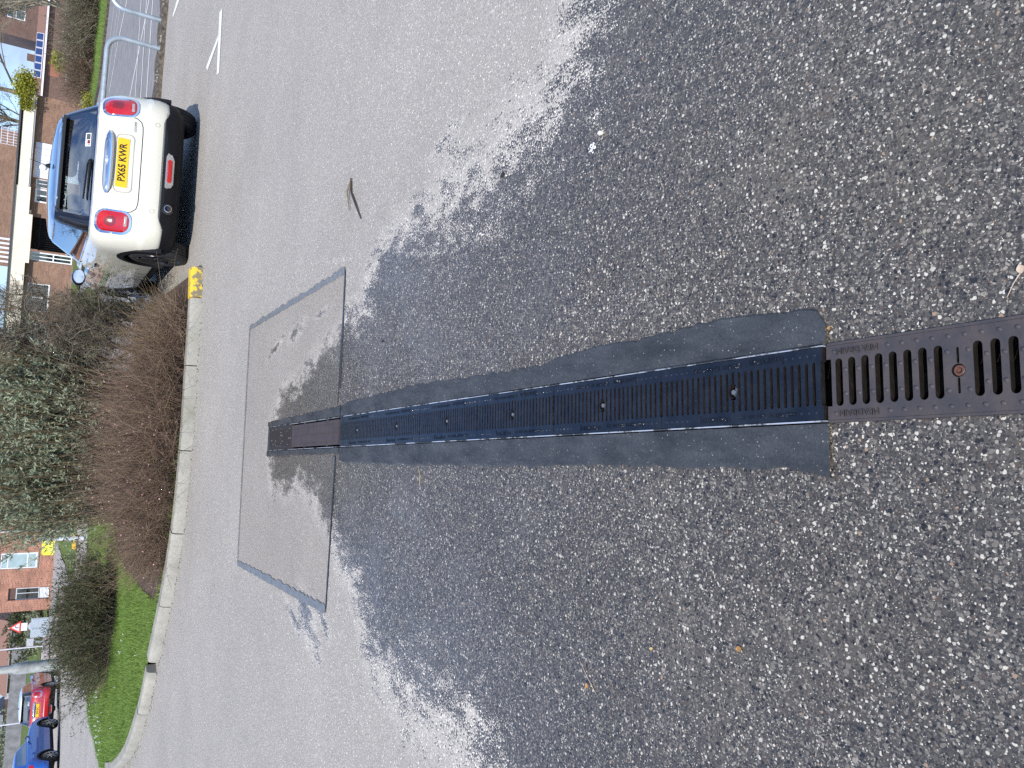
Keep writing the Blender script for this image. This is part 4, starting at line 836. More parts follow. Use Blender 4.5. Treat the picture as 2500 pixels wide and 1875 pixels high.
        # wiper, sticker, washer
        wz = [(x, 1.045+.02*abs(x+.02)) for x in np.linspace(.0, -.40, 7)]; wp = MB(); P = [(x, G.rear(x, z)-.03, z+.012) for x, z in wz]; wp.tube(P, [.016,.016,.014,.013,.011,.009,.007], 6); P = [(x, G.rear(x, z)-.018, z+.03) for x, z in [(-.02,1.05),(-.40,1.065)]]; wp.tube(P, .009, 5); wp.lathe([(G.rear(0, 1.06)-.045, .024), (G.rear(0,1.06)+.0, .028)], 12, 'y', (.0, 0, 1.052)); wp.build('rear_wiper', MT['black'], root, True)
        st = MB(); x0, z0 = .25, 1.085
        def dec(m_, xa, xb, za, zb, o_, nm, par):
            q = MB(); q.add([(xa, G.rear(xa, za)-o_, za), (xb, G.rear(xb, za)-o_, za), (xb, G.rear(xb, zb)-o_, zb), (xa, G.rear(xa, zb)-o_, zb)], [(0,1,2,3)]); return q.build(nm, m_, par)
        d_ = dec(MT['white'], .17, .315, 1.065, 1.112, .003, 'window_sticker', root); dec(MT['seat'], .245, .307, 1.072, 1.105, .005, 'sticker_block', d_); dec(MT['lensd'], .20, .238, 1.072, 1.096, .005, 'sticker_block', d_); dec(MT['seatg'], .176, .196, 1.072, 1.09, .005, 'sticker_block', d_)
    # mirrors
    for s_ in (-1, 1):
        q = MB(); cx, cy, cz = s_*.93, 1.30, 1.015; n = 16; rings = [(-.075, .3), (-.062, .72), (-.03, .95), (.01, 1.0), (.05, .9), (.085, .55), (.095, .1)]; P = []
        for dy, k in rings:
            for i in range(n): t = 2*math.pi*i/n; P.append((cx+.105*k*math.cos(t), cy+dy, cz+.078*k*math.sin(t)))
        q.add(P, [(j*n+i, j*n+(i+1) % n, (j+1)*n+(i+1) % n, (j+1)*n+i) for j in range(len(rings)-1) for i in range(n)]+[tuple(range(n))[::-1], tuple((len(rings)-1)*n+i for i in range(n))]); q.bar((s_*.74, cy+.03, .975), (cx-s_*.05, cy+.02, .975), .07, .035); mr = q.build('door_mirror', MT['gloss'], root, True, 60)
        q = MB(); q.lathe([(cy-.079, .5), (cy-.0785, .5)], 24, 'y', (0, 0, 0)); q.v = [(cx+x*.165, y, cz+z*.12) for x, y, z in q.v]; q.build('mirror_glass', MT['chrome'], mr)
    # door seam, handle, sill
    for s_ in (-1, 1):
        ds = MB()
        for pts in ([(1.75,.98),(1.86,.8),(1.86,.45),(1.80,.33)], [(.62,.99),(.55,.85),(.56,.6),(.66,.42)]):
            for a, b in zip(pts[:-1], pts[1:]): ds.bar((s_*(B.at(a[1])[0]+.0005), a[0], a[1]), (s_*(B.at(b[1])[0]+.0005), b[0], b[1]), .006, .004, (s_, 0, 0))
            ds.build('door_seam', MT['black'], root); ds = MB()
    for s_ in (-1, 1):
        q = MB(); w_ = B.at(.87)[0]; q.tube([(s_*(w_-.005), .72, .875), (s_*(w_+.022), .75, .878), (s_*(w_+.022), .88, .878), (s_*(w_-.005), .91, .875)], .012, 8); q.build('door_handle', MT['chrome'] if kind == 'mini' else paint, root, True)
    q = MB(); q.lathe([(0, .07), (.008, .068)], 24, 'x', (.852, .30, .80)); q.build('fuel_flap', MT['chrome'] if kind == 'mini' else paint, root)
    # interior
    for x, y, zt in ((-.33,.25,1.10),(.33,.25,1.10),(-.36,1.05,1.14),(.36,1.05,1.14)):
        st_ = MB(); st_.v = []; st_.prism(rrect(0, .98, .46, .26, .08), y-.06, y+.06, lambda a, b, c: (x+a*(1-.2*(b > 1.0)), c+.1*(b-1), b)); st_.prism(rrect(0, zt+.06, .25, .145, .06), y-.035, y+.05, lambda a, b, c: (x+a, c, b)); seat = st_.build('seat', MT['seatg'] if y < .5 else MT['seat'], root, True, 50)
        for d_ in (-.05, .05): q = MB(); q.tube([(x+d_, y, zt-.06), (x+d_, y, zt+.01)], .006, 6); q.build('headrest_post', MT['chrome'], seat)
    q = MB(); q.box(-.6, .6, 1.25, 1.7, 1.0, 1.06); q.build('dashboard', MT['seat'], root)
    return B

car = thing('parked_car', 'cream hatchback with black roof and chrome-ringed red tail lights, parked beside the yellow kerb end', 'car', (1.916, 9.65, 0), R(5.5)); hatchback(car, MT['cream'], mat('black_roof_painted_sky', (.34,.50,.70), .07, .75, var=0, coat=1), MT['rim'])  # pale blue roof base paints the sky's reflection onto a black roof
MT['redp'] = metal_paint('red_paint', (.42,.012,.015)); MT['bluep'] = metal_paint('blue_paint', (.012,.10,.42)); MT['whitep'] = metal_paint('white_paint', (.75,.75,.72))
cr = thing('parked_car', 'small red hatchback with white roof and silver wheels, far car on the left road', 'car', (-14.75, 36.4, gz(-14.75, 36.4)), R(8)); hatchback(cr, MT['redp'], MT['whitep'], MT['rims'], 'mini', 'K8 LFC', 2.40)
cb = thing('parked_car', 'bright blue hatchback with angular red tail lights parked nearest on the left road', 'car', (-15.35, 31.4, gz(-15.35, 31.4)), R(-2)); hatchback(cb, MT['bluep'], MT['bluep'], MT['rims'], 'hatch', 'M', 2.55, True)

# ================================================================ loose things on the road
def stick(name, label, pts, r, m):
    t = MB(); t.tube(pts, r, 7); o = t.build(name, m, None, True); return tag(o, label, 'twig')
stick('forked_twig', 'dark brown forked twig lying on the dry asphalt', [(1.06,4.13,.012),(.98,4.11,.010),(.90,4.02,.012),(.81,3.93,.008)], [.0045,.0055,.005,.003], mat('wet_bark', (.06,.035,.022), .6, var=.3, vs=30, bump=.4))
tw = bpy.data.objects['forked_twig']; q = MB(); q.tube([(1.05,4.125,.012),(.99,4.15,.02),(.88,4.11,.012)], [.004,.0055,.002], 7); q.build('side_shoot', mat('mossy_bark', (.16,.13,.07), .8, var=.3, vs=40), tw, True)
def leaf(name, label, x, y, sz, a, m, z=.004, curl=.3, catg='leaf'):
    P = []; n = 6
    for i in range(n+1):
        t = i/n; w = math.sin(math.pi*min(1, t*1.05))**.8*.38*sz+.0006; P += [(-w, t*sz, curl*sz*(t-.5)**2+.25*w), (0, t*sz, curl*sz*(t-.5)**2*.6), (w, t*sz, curl*sz*(t-.5)**2+.25*w)]
    V = [(x+px*math.cos(a)-py*math.sin(a), y+px*math.sin(a)+py*math.cos(a), z+pz) for px, py, pz in P]; mb = MB().add(V, [(3*i+k, 3*i+k+1, 3*i+k+4, 3*i+k+3) for i in range(n) for k in (0, 1)])
    return tag(mb.build(name, m, None, True, 80), label, catg)
LO = mat('orange_leaf', (.42,.22,.07), .6, var=.4, vs=60); LY = mat('yellow_leaf', (.60,.42,.12), .6, var=.3, vs=60); LB = mat('beige_leaf', (.50,.38,.27), .6, var=.3, vs=50)
leaf('dry_leaf', 'small curled orange leaf alone on the wet stony asphalt', -.565, 1.20, .017, .4, LO)
leaf('dry_leaf', 'crumpled orange leaf touching a thin straw', -.845, 1.735, .019, 1.2, LO, .008, .9)
leaf('dry_leaf', 'pale pointed leaf with a long stalk at the near frame edge', 0.262, .668, .017, -1.2, LB)
leaf('dry_leaf', 'tiny orange leaf beside the rounded corner of the mortar bed', .175, 1.035, .009, .2, LO)
leaf('dry_leaf', 'pale yellow fleck of leaf on wet asphalt left of the drain', -.66, 1.49, .010, .9, LY)
leaf('dead_leaf', 'folded brown leaf caught in the hedge above the kerb', -.10, 8.60, .07, 1.0, LB, .12, .8)
q = MB(); q.tube([(-.80,1.785,.004),(-.83,1.745,.006),(-.865,1.70,.004)], [.0010,.0012,.0007], 5); tag(q.build('dry_straw', LB, None, True), 'thin pale straw lying across the orange leaf', 'straw')
q = MB(); q.tube([(-.395,2.985,.004),(-.42,2.96,.006),(-.46,2.965,.004)], [.0009,.0012,.0006], 5); tag(q.build('dry_straw', LY, None, True), 'short bent yellow straw left of the black grates', 'straw')
q = MB(); q.tube([(.262,.672,.004),(.245,.68,.006),(.222,.69,.003)], [.0009,.0009,.0006], 5); q.build('stalk', LB, bpy.data.objects['dry_leaf.002'], True)
def pebble(x, y, r, m, label, nm='pebble', s=(1,1,.6), seed=1):
    bm = bmesh.new(); bmesh.ops.create_icosphere(bm, subdivisions=2, radius=r); rd = random.Random(seed)
    for v in bm.verts:
        k = 1+rd.uniform(-.22, .22); v.co = Vector((v.co.x*k*s[0], v.co.y*k*s[1], v.co.z*k*s[2]))
    me = bpy.data.meshes.new(nm); bm.to_mesh(me); bm.free(); me.materials.append(m); o = bpy.data.objects.new(nm, me); COL.objects.link(o); o.location = (x, y, r*s[2]*.8); return tag(o, label, 'stone')
SW = mat('white_flint', (.75,.70,.58), .6, var=.15, vs=40); SD = mat('dark_stone', (.02,.02,.02), .5, var=.2)
pebble(.79, 1.895, .009, SW, 'loose cream stone near the white splash', seed=3, s=(.7,1.2,.9))
pebble(.77, 2.475, .010, SD, 'loose black crumb on the wet asphalt right of the drain', seed=5)
pebble(.155, 3.50, .010, SD, 'loose black crumb beside the far mortar bed', seed=6, s=(.5,1.5,.5))
pebble(-.205, .80, .006, SD, 'tiny dark loose crumb near the rusty grate', seed=8)
sp_ = MB()
for dx, dy, r in ((0,0,.007),(.006,.008,.006),(-.009,.004,.0055),(-.004,-.011,.006),(.010,-.004,.004),(-.018,-.004,.003),(-.012,.014,.003)):
    sp_.add([(.757+dx+r*math.cos(a)*random.uniform(.7,1.2), 1.935+dy+r*1.3*math.sin(a)*random.uniform(.7,1.2), .0025) for a in np.linspace(0, 6.28, 10)[:-1]], [tuple(range(9))])
tag(sp_.build('bird_dropping', mat('white_splash', (.85,.86,.86), .6, var=.05)), 'white splash of bird dropping on the wet asphalt', 'dropping')

# ================================================================ car park beyond
tsheet_later = True
lines = [[(12,16.6),(6.61,15.78),(4.69,15.49),(.6,14.87),(-1.6,14.5)],[(9.5,10.2),(6.82,16.31),(5.65,18.93),(4.4,21.7)],[(9,17.3),(6.48,16.88),(4.99,16.56),(1.0,15.75),(-1.5,15.25)],[(8.6,18.4),(6.14,17.87),(5.31,17.71),(1.0,16.9)],[(10.5,14.5),(8.96,22.1),(8.59,24.29),(7.73,26.43)],[(13.5,22.3),(10.22,25.57),(9.2,26.61),(8.15,27.94)],[(13,21.3),(9.8,24.46),(8.82,25.45)],[(14,24.2),(10.8,27.38),(8.59,29.54)],[(-1.6,19.5),(-1.18,19.29),(-.14,17.88),(.3,17.2)],[(-2.2,20.5),(.5,19.9),(4.5,19.2)]]
lm = MB()
def line(mb, pts, w, z=.004):
    for k, (a, b) in enumerate(zip(pts[:-1], pts[1:])):
        d = Vector((b[0]-a[0], b[1]-a[1])).normalized()*1; nx_, ny_ = -d.y*w/2, d.x*w/2; g_ = .0
        mb.add([(a[0]+nx_, a[1]+ny_, z+gz(*a)), (a[0]-nx_, a[1]-ny_, z+gz(*a)), (b[0]-nx_, b[1]-ny_, z+gz(*b)), (b[0]+nx_, b[1]+ny_, z+gz(*b))], [(0,1,2,3)])
for i, l in enumerate(lines): line(lm, l, .09, .009+.0004*i)
tag(lm.build('parking_lines', MT['line']), 'white bay lines painted on the car park', kind='structure')
ym = MB(); ym.add([(3.66,8.58,.0045),(3.67,8.73,.0045),(2.96,8.59,.0045),(2.95,8.46,.0045)], [(0,1,2,3)]); ym.add([(3.36,8.665,.005),(3.335,8.71,.005),(3.19,9.18,.005),(3.265,9.30,.005),(3.42,8.69,.005)], [(0,1,2,3,4)])
ym.add([(5.20,12.25,.0045),(5.08,12.02,.0045),(5.02,12.60,.0045),(5.08,12.70,.0045)], [(0,1,2,3)]) ; ym.add([(6.6,9.9,.0046),(6.7,9.8,.0046),(5.20,12.25,.0046),(5.08,12.02,.0046)], [(0,1,3,2)])
tag(ym.build('road_markings', MT['line']), 'white painted marks where two bay lines meet on the road', kind='structure')
MT['carpark'] = concrete('car_park_tarmac', (.225,.215,.21), .9)
sheet('car_park', [(.75,13.65),(2,13.65),(9.6,13.8),(16,12.6),(24,18),(17.2,28.1),(12.4,30.0),(11.3,30.6),(9.6,32.2),(8.9,34.5),(3.6,34.7),(-1,34.9),(-1.8,26),(-2.2,19.6),(-1.5,13.2)], .0045, MT['carpark'], False, label='older darker tarmac of the car park')
# low mossy kerb strip with hoops
st = MB(); n = 60
for i in range(n):
    x0 = .75+(9.5-.75)*i/n; x1 = x0+(9.5-.75)/n; y0 = 13.22; h0 = .06+.012*math.sin(i*1.7); h1 = .06+.012*math.sin((i+1)*1.7); q = (.02*x0+random.uniform(-.015,.015), )
    f = lambda x: 13.55+.02*x+.02*math.sin(x*9)
    st.add([(x0,f(x0)-.3,0),(x0,f(x0)-.25,h0),(x0,f(x0)+.12,h0+.02),(x0,f(x0)+.18,0),(x1,f(x1)-.3,0),(x1,f(x1)-.25,h1),(x1,f(x1)+.12,h1+.02),(x1,f(x1)+.18,0)], [(0,1,5,4),(1,2,6,5),(2,3,7,6)])
tag(st.build('dividing_strip', MT['kerbd']), 'low mossy strip of soil and stone dividing the road from the car park', kind='structure')
mb = MB()
for _ in range(420):
    x = random.uniform(.8, 9.3); y = 13.47+.02*x+random.uniform(-.16, .18); r = random.uniform(.006, .020); mb.add([(x+r*math.cos(a), y+r*.8*math.sin(a), .055) for a in (0,1.5,3.1,4.6)]+[(x, y, .066+r)], [(0,1,4),(1,2,4),(2,3,4),(3,0,4)])
tag(mb.build('strip_stones', MT['kerb']), 'pale stones scattered on the mossy strip', kind='stuff')
MT['hoop'] = mat('weathered_galvanised_tube', (.42,.47,.50), .42, .55, var=.18, vs=9, bump=.1)
def hoop(label, xa, xb, y, h, gx=0):
    t = MB(); r = .038; R_ = .22; P = [(xa, y, -.05), (xa, y, h-R_)]
    for k in range(1, 8): a = math.pi/2*k/8; P.append((xa+(R_-R_*math.cos(a))*(1 if xb > xa else -1), y, h-R_+R_*math.sin(a)))
    sg = 1 if xb > xa else -1; P.append((xa+sg*R_, y, h)); P.append((xb-sg*R_, y+.02*(xb-xa), h))
    for k in range(1, 8): a = math.pi/2*k/8; P.append((xb-sg*R_*(1-math.sin(a)), y+.02*(xb-xa), h-R_+R_*math.cos(a)))
    P += [(xb, y+.02*(xb-xa), h-R_), (xb, y+.02*(xb-xa), -.05)]; t.tube(P, r, 12); return tag(t.build('hoop_barrier', MT['hoop'], None, True), label, 'barrier', 'steel hoop barriers on the strip')
hoop('grey steel hoop rail running behind the cream car', 4.82, .98, 13.48, .785); hoop('grey steel hoop rail at the picture edge, right of the other hoop', 5.28, 8.8, 13.52, .785)
# grass verge and hedge strip on the right
vp = [(30,20.0),(17.0,28.4),(12.4,30.3),(11.36,30.85),(9.8,32.4),(9.4,35.4),(9.2,41),(16,41),(30,36)]
sheet('grass_verge', vp, .06, MT['turf'], False, label='grass verge beyond the car park'); blades('verge_grass', [(9.8,32.5),(12.2,30.5),(17,28.7),(17,33),(10,38)], 260, .06, .16, .05, MT['blade'], 'long grass of the verge')
vk = MB(); vv = [(30,19.8),(17.0,28.2),(12.35,30.15),(11.3,30.7),(9.65,32.3),(9.25,35.4),(9.0,43)]
for a, b in zip(vv[:-1], vv[1:]): vk.bar((a[0],a[1],.03), (b[0],b[1],.03), .16, .10)
tag(vk.build('verge_kerb', MT['kerbd']), 'mossy kerb along the grass verge', kind='structure')
sheet('grass_strip', [(-1,35.0),(3.6,34.8),(6.5,36),(6.5,42.6),(-3,43.8)], .05, MT['turf'], False, label='strip of grass in front of the flat-roofed building')

# ---------------------------------------------------------------- buildings
def local(o): return o
def wall(parent, w, h, th, m, openings=(), name='wall', x0=0, y0=0, z0=0, reveal=.10):
    """front wall plate in the local x/z plane (front face at y=y0), with window/door openings [(xa,xb,za,zb)]"""
    mb = MB(); hs = [[(a, c), (b, c), (b, d), (a, d)] for a, b, c, d in openings]
    mb.holes([(x0, z0), (x0+w, z0), (x0+w, z0+h), (x0, z0+h)], hs, y0+th, y0, lambda a, b, c: (a, c, b)); return mb.build(name, m, parent)
def window(parent, xa, xb, za, zb, y=0, bars=(), rows=(), fw=.06, m=None, gm=None, name='window', back=True, d=.05):
    m = m or MT['white']; f = MB(); y0 = y+d; f.box(xa, xa+fw, y0, y0+.05, za, zb); f.box(xb-fw, xb, y0, y0+.05, za, zb); f.box(xa+fw, xb-fw, y0+.001, y0+.049, za, za+fw); f.box(xa+fw, xb-fw, y0+.001, y0+.049, zb-fw, zb)
    for b in bars: f.box(xa+(xb-xa)*b-fw*.4, xa+(xb-xa)*b+fw*.4, y0+.004, y0+.045, za+fw, zb-fw)
    for r in rows: f.box(xa+fw, xb-fw, y0+.007, y0+.043, za+(zb-za)*r-fw*.4, za+(zb-za)*r+fw*.4)
    o = f.build(name, m, parent); g = MB(); g.box(xa+fw*.5, xb-fw*.5, y0+.018, y0+.026, za+fw*.5, zb-fw*.5); g.build('pane', gm or MT['wglass'], o)
    if back: g = MB(); g.add([(xa, y0+.12, za), (xb, y0+.12, za), (xb, y0+.12, zb), (xa, y0+.12, zb)], [(0,1,2,3)]); g.build('blind', MT['curtain'], o)
    return o
MT['br_red'] = brick('red_brick', (.40,.16,.095), (.26,.10,.065), (.46,.36,.28), stain=.3)
MT['br_brown'] = brick('brown_brick', (.27,.155,.10), (.19,.105,.07), (.20,.15,.11), stain=.15)
MT['br_dark'] = brick('dark_brown_brick', (.17,.10,.075), (.12,.07,.055), (.11,.08,.065), stain=.15)
MT['fascia'] = mat('cream_fascia', (.72,.65,.52), .7, var=.06, vs=2); MT['gutter'] = mat('grey_gutter', (.25,.26,.27), .5, var=.2); MT['felt'] = mat('roof_felt', (.06,.06,.065), .8, var=.2)
MT['clad'] = mat('white_cladding', (.66,.67,.72), .5, var=.05); MT['tile'] = mat('brown_roof_tiles', (.22,.12,.09), .8, var=.4, vs=25, bump=.6, bs=30); MT['terra'] = mat('terracotta_ridge', (.50,.17,.07), .7, var=.2)

# brick house on the left
bx, by = -15.88, 53.7; bz = gz(bx, by)-.02; hz_ = thing('brick_house', 'red brick end wall with white window and recessed glazed doorway, behind the yellow sign', 'building', (bx, by, bz), math.atan2(1.15, 4.61)); ww = 4.75
wall(hz_, ww+3.2, 6.2, .28, MT['br_red'], [(2.49, 3.43, .88, 2.78), (.66, 1.36, .12, 2.25)])
mb = MB(); mb.box(.002, .27, .281, 7.5, 0, 6.2); mb.box(.27, ww+3.2, 7.2, 7.5, 0, 6.19); mb.build('side_wall', MT['br_red'], hz_)
mb = MB(); mb.prism([(-.4, 6.15), (ww+3.6, 6.15), (ww+3.6, 6.3), (-.4, 6.3)], -.4, 7.8, lambda a, b, c: (a, c, b)); mb.build('roof', MT['tile'], hz_)
window(hz_, 2.50, 3.42, .89, 2.77, 0, (), (.27, .80), .075, d=.03, gm=mat('frosted_pane', (.36,.47,.48), .25, var=.12, vs=2, coat=.5)); q = MB(); q.box(2.42, 3.5, -.03, .03, .82, .878); q.build('sill', MT['kerb'], hz_)
q = MB(); q.box(.665, 1.355, .10, .14, 1.86, 2.24); q.build('door_head_panel', mat('brown_panel', (.12,.065,.045), .5, var=.1), hz_); dr = window(hz_, .665, 1.355, .66, 1.86, .05, (.55,), (), .05, mat('grey_frame', (.55,.57,.58), .5, var=.1), name='glazed_door', back=False)
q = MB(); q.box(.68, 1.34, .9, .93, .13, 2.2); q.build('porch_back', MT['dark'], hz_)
q = MB(); [q.box(.69, 1.33, .08, .10, .16+.07*k, .215+.07*k) for k in range(7)]; q.build('slatted_panel', MT['white'], hz_)
q = MB(); q.tube([(ww-.05, -.07, -.0), (ww-.05, -.07, 6.1)], .055, 8); q.build('downpipe', MT['galv'], hz_, True); q = MB(); q.box(ww-.62, ww-.34, -.10, -.001, 1.35, 1.58); q.build('alarm_box', MT['white'], hz_)
q = thing('storage_cabinet', 'low grey steel cabinet against the left end of the brick house', 'cabinet', (-16.75, 53.1, gz(-17, 53)), .25); c = MB(); c.box(-.55, .55, 0, .5, 0, .95); c.build('body', mat('grey_blue_steel', (.38,.43,.47), .5, var=.1), q); c = MB(); c.box(-.50, -.02, -.02, -.002, .05, .90); c.build('door', bpy.data.materials['grey_blue_steel'], q); c = MB(); c.box(.02, .50, -.02, -.002, .05, .90); c.build('door', bpy.data.materials['grey_blue_steel'], q)
q = thing('utility_box', 'pale double box on a short post left of the grey cabinet', 'utility box', (-17.7, 53.4, gz(-18, 53)), .25); c = MB(); c.box(-.22, .22, 0, .3, .75, 1.1); c.build('housing', mat('pale_grey_box', (.42,.43,.44), .6), q); c = MB(); c.box(-.05, .05, .1, .2, 0, .748); c.build('post', MT['gutter'], q)

# yellow sign on short post
q = thing('yellow_sign', 'yellow board on a short grey post beside the left road', 'sign', (-4.95, 22.9, -.0), .15); c = MB(); c.tube([(0,0,-.1),(0,0,1.0)], .05, 10); c.build('post', MT['galv'], q, True)
c = MB(); c.prism([(-.40,.62),(-.40,.82),(-.37,.87),(-.04,.88),(-.04,.60),(-.33,.585)], -.065, -.058, lambda a, b, cc: (a, cc-.02*math.sin(b*9), b)); c.build('board', mat('yellow_board', (.85,.82,.08), .5, var=.05), q)
c = MB(); c.box(-.30, -.08, -.067, -.064, .63, .74); c.build('paper_panel', mat('yellow_paper', (.80,.78,.12), .6, var=.05), q); c = MB(); [c.box(xa, xb, -.0675, -.0645, .79, .815) for xa, xb in ((-.34,-.25),(-.22,-.12))]; c.build('faded_print', mat('faded_print', (.45,.47,.10), .6), q); c = MB(); c.box(.03, .09, -.05, .05, .84, .98); c.build('clamp', MT['black'], q)
# kerbs, lawn, path near the house
k1 = MB()
for a, b in (((-3.0,23.9),(-4.82,24.1)),((-4.82,24.1),(-6.0,24.25)),((-6.0,24.25),(-6.75,24.8)),((-6.75,24.8),(-8.7,32.4))): k1.bar((a[0],a[1],.05+gz(*a)), (b[0],b[1],.05+gz(*b)), .22, .12)
tag(k1.build('road_kerb', MT['kerb']), 'concrete kerb curving round the lawn by the house', kind='structure'); k2 = MB(); k2.box(-5.5,-5.1,23.98,24.1,.05,.135)
tag(k2.build('yellow_kerb_mark', mat('orange_yellow_paint', (.72,.42,.03), .6, var=.2)), 'short yellow painted piece of kerb below the yellow sign', 'kerb mark')
def tsheet(name, poly, z, m, label):
    """terrain following sheet: subdivided polygon grid"""
    P = np.array(poly); lo, hi = P.min(0), P.max(0); bm = bmesh.new(); vs = [bm.verts.new((x, y, 0)) for x, y in poly]; bm.faces.new(vs); 
    for ax in (0, 1):
        step = 3.0 if hi[ax]-lo[ax] < 80 else 10; c = lo[ax]+step
        while c < hi[ax]:
            co = [0,0,0]; co[ax] = c; no = [0,0,0]; no[ax] = 1; bmesh.ops.bisect_plane(bm, geom=bm.verts[:]+bm.edges[:]+bm.faces[:], plane_co=co, plane_no=no); c += step
    bmesh.ops.triangulate(bm, faces=bm.faces)
    for v in bm.verts: v.co.z = z+gz(v.co.x, v.co.y)
    me = bpy.data.meshes.new(name); bm.to_mesh(me); bm.free(); me.materials.append(m); o = bpy.data.objects.new(name, me); COL.objects.link(o); return tag(o, label, kind='structure')
lawn = [(-3.0,24.0),(-4.82,24.2),(-6.0,24.35),(-6.6,24.85),(-8.6,32.4),(-10.3,43.5),(-10.9,50.5),(-11.0,54.7),(-6,56),(2,50),(2,24)]
tsheet('lawn', lawn, .07, MT['turf'], 'lawn in front of the brick house'); blades('lawn_grass', [(-4.0,24.3),(-6.5,25),(-9.8,42),(-10.6,50),(-7,50),(-3.5,30)], 120, .04, .08, .07, MT['blade'], 'short grass of the lawn by the house'); dz2 = MB(); dz = dz2; daisy_field([(-6.2,25),(-9,36),(-10.5,50),(-8.5,50),(-4,26)], 260, .11, .035); tag(dz.build('lawn_daisies', bpy.data.materials['daisy_white']), 'white daisies on the lawn by the house', kind='stuff')
tsheet('footpath', [(-8.75,32.3),(-10.45,43.5),(-11.1,51),(-11.4,53.6),(-16.3,52.5),(-18,52),(-14.5,47),(-12.2,45),(-10.5,39)], .05, MT['path'], 'pale concrete footpath along the brick house')
tsheet('pavement', [(-16.2,42),(-17.2,47),(-16.9,52.4),(-18.5,60.5),(-40,70),(-60,60),(-24,43)], .06, concrete('pink_paving', (.42,.36,.35)), 'pinkish pavement on the far side of the left road')
tsheet('roadside_verge', [(-18.6,60.6),(-19.5,64.5),(-35,118),(-60,140),(-130,150),(-60,85),(-26,64)], .08, MT['turf'], 'far grass verge before the long fence')
tsheet('house_lawn', [(-16.5,56),(-17.0,53.2),(-19,60),(-34,116),(-20,120),(-10,70)], .09, MT['turf'], 'grass beside the brick house')

# long timber fence far left
F0 = np.array([-36.5,114.3]); F1 = np.array([-64,118.5]); fd = (F1-F0); fl = np.linalg.norm(fd); fd /= fl
MT['fence'] = mat('grey_timber', (.20,.195,.205), .85, var=.3, vs=1.2)
ft = thing('timber_fence', 'long weathered grey close-boarded fence behind the far grass', 'fence', (F0[0], F0[1], gz(*F0)), math.atan2(fd[1], fd[0])); q = MB(); x = 0
while x < fl: 
    w = .14; h = 1.85+.03*math.sin(x*.7); q.box(x, x+w-.012, -.02+.006*(int(x/w) % 2), .01, .1, h); x += w
q.build('boards', MT['fence'], ft)
for k in range(11): q = MB(); q.box(k*2.8-.06, k*2.8+.06, -.09, -.03, 0, 1.95); q.build('fence_post', MT['kerb'], ft)
# houses behind the fence
def house(name, label, x, y, rz, w, dp, eh, rh, wm, rm, trim):
    t = thing(name, label, 'house', (x, y, gz(x, y)-.1), rz); wall(t, w, eh, .3, wm, [(w*.2, w*.34, 1.0, 2.1)]); window(t, w*.2, w*.34, 1.0, 2.1, 0, (.5,)); q = MB(); q.box(0, .3, .301, dp, 0, eh); q.box(w-.3, w, .301, dp, 0, eh); q.box(.3, w-.3, dp-.3, dp, 0, eh-.01); q.build('side_wall', wm, t)
    q = MB(); q.add([(-.4,-.4,eh),(w+.4,-.4,eh),(w-.2,dp/2,eh+rh),(.2,dp/2,eh+rh),(-.4,dp+.4,eh),(w+.4,dp+.4,eh),(-.4,-.4,eh-.15),(w+.4,-.4,eh-.15),(w+.4,dp+.4,eh-.15),(-.4,dp+.4,eh-.15)], [(0,1,2,3),(3,2,5,4),(1,5,2),(0,3,4),(0,6,7,1),(1,7,8,5),(5,8,9,4),(4,9,6,0),(6,9,8,7)]); r = q.build('roof', rm, t)
    q = MB(); q.tube([(.2,dp/2,eh+rh+.03),(w-.2,dp/2,eh+rh+.03)], .14, 8); q.build('ridge', trim, r); q = MB(); q.box(w*.7,w*.7+.6,dp/2-.3,dp/2+.3,eh+rh*.5,eh+rh+.9); q.build('chimney', wm, r); q = MB(); q.box(-.4,w+.4,-.52,-.402,eh-.14,eh-.02); q.build('gutter', MT['gutter'], t); return t
house('bungalow', 'bungalow with brown tiled roof and terracotta ridge behind the fence, nearest the warning sign', -49, 127, -.05, 10, 8, 2.3, 3.0, MT['br_red'], MT['tile'], MT['terra'])
house('bungalow', 'pale-walled bungalow behind the fence above the red car', -64, 128, .08, 11, 8, 2.5, 2.6, mat('buff_render', (.55,.36,.25), .8), mat('grey_slate_roof', (.16,.17,.19), .8, var=.2), MT['gutter'])

# posts, signs, lamp post on the left
lp = thing('lamp_post', 'thick weathered lamp post rising behind the dark bush', 'lamp post', (-5.66, 15.75, .05)); q = MB(); q.lathe([(-.1,.105),(1.16,.10),(1.26,.09),(1.29,.068),(6.0,.055)], 20, 'z'); q.build('post', mat('weathered_post', (.33,.34,.33), .7, .2, var=.35, vs=7, bump=.3), lp, True)
q = MB(); q.tube([(0,0,5.99),(0,.3,6.35),(0,1.0,6.5)], .04, 8); q.build('bracket', MT['galv'], lp, True); q = MB(); q.prism([(-.12,0),(.12,0),(.10,.5),(-.10,.5)], 6.44, 6.56, lambda a,b,c: (a, 1.0+b, c)); q.build('lantern', MT['clad'], lp)
def post(label, x, y, h, r=.035, cat='post'): z = gz(x, y); q = MB(); q.tube([(x, y, z-.1), (x+.02, y, z+h)], r, 8); return tag(q.build('metal_post', MT['galv'], None, True), label, cat)
post('tall thin grey pole on the far verge, between the warning sign and the lamp post', -19.7, 58.5, 5.5, .05); post('thin grey pole rising behind the red car', -24.2, 57.5, 6, .05); 
ws = thing('warning_sign', 'red-bordered triangular warning sign with plates on a pole by the far verge', 'road sign', (-17.95, 57.3, gz(-18, 57)), .3); q = MB(); q.tube([(0,0,-.1),(0,0,2.1)], .035, 8); q.build('pole', MT['galv'], ws, True)
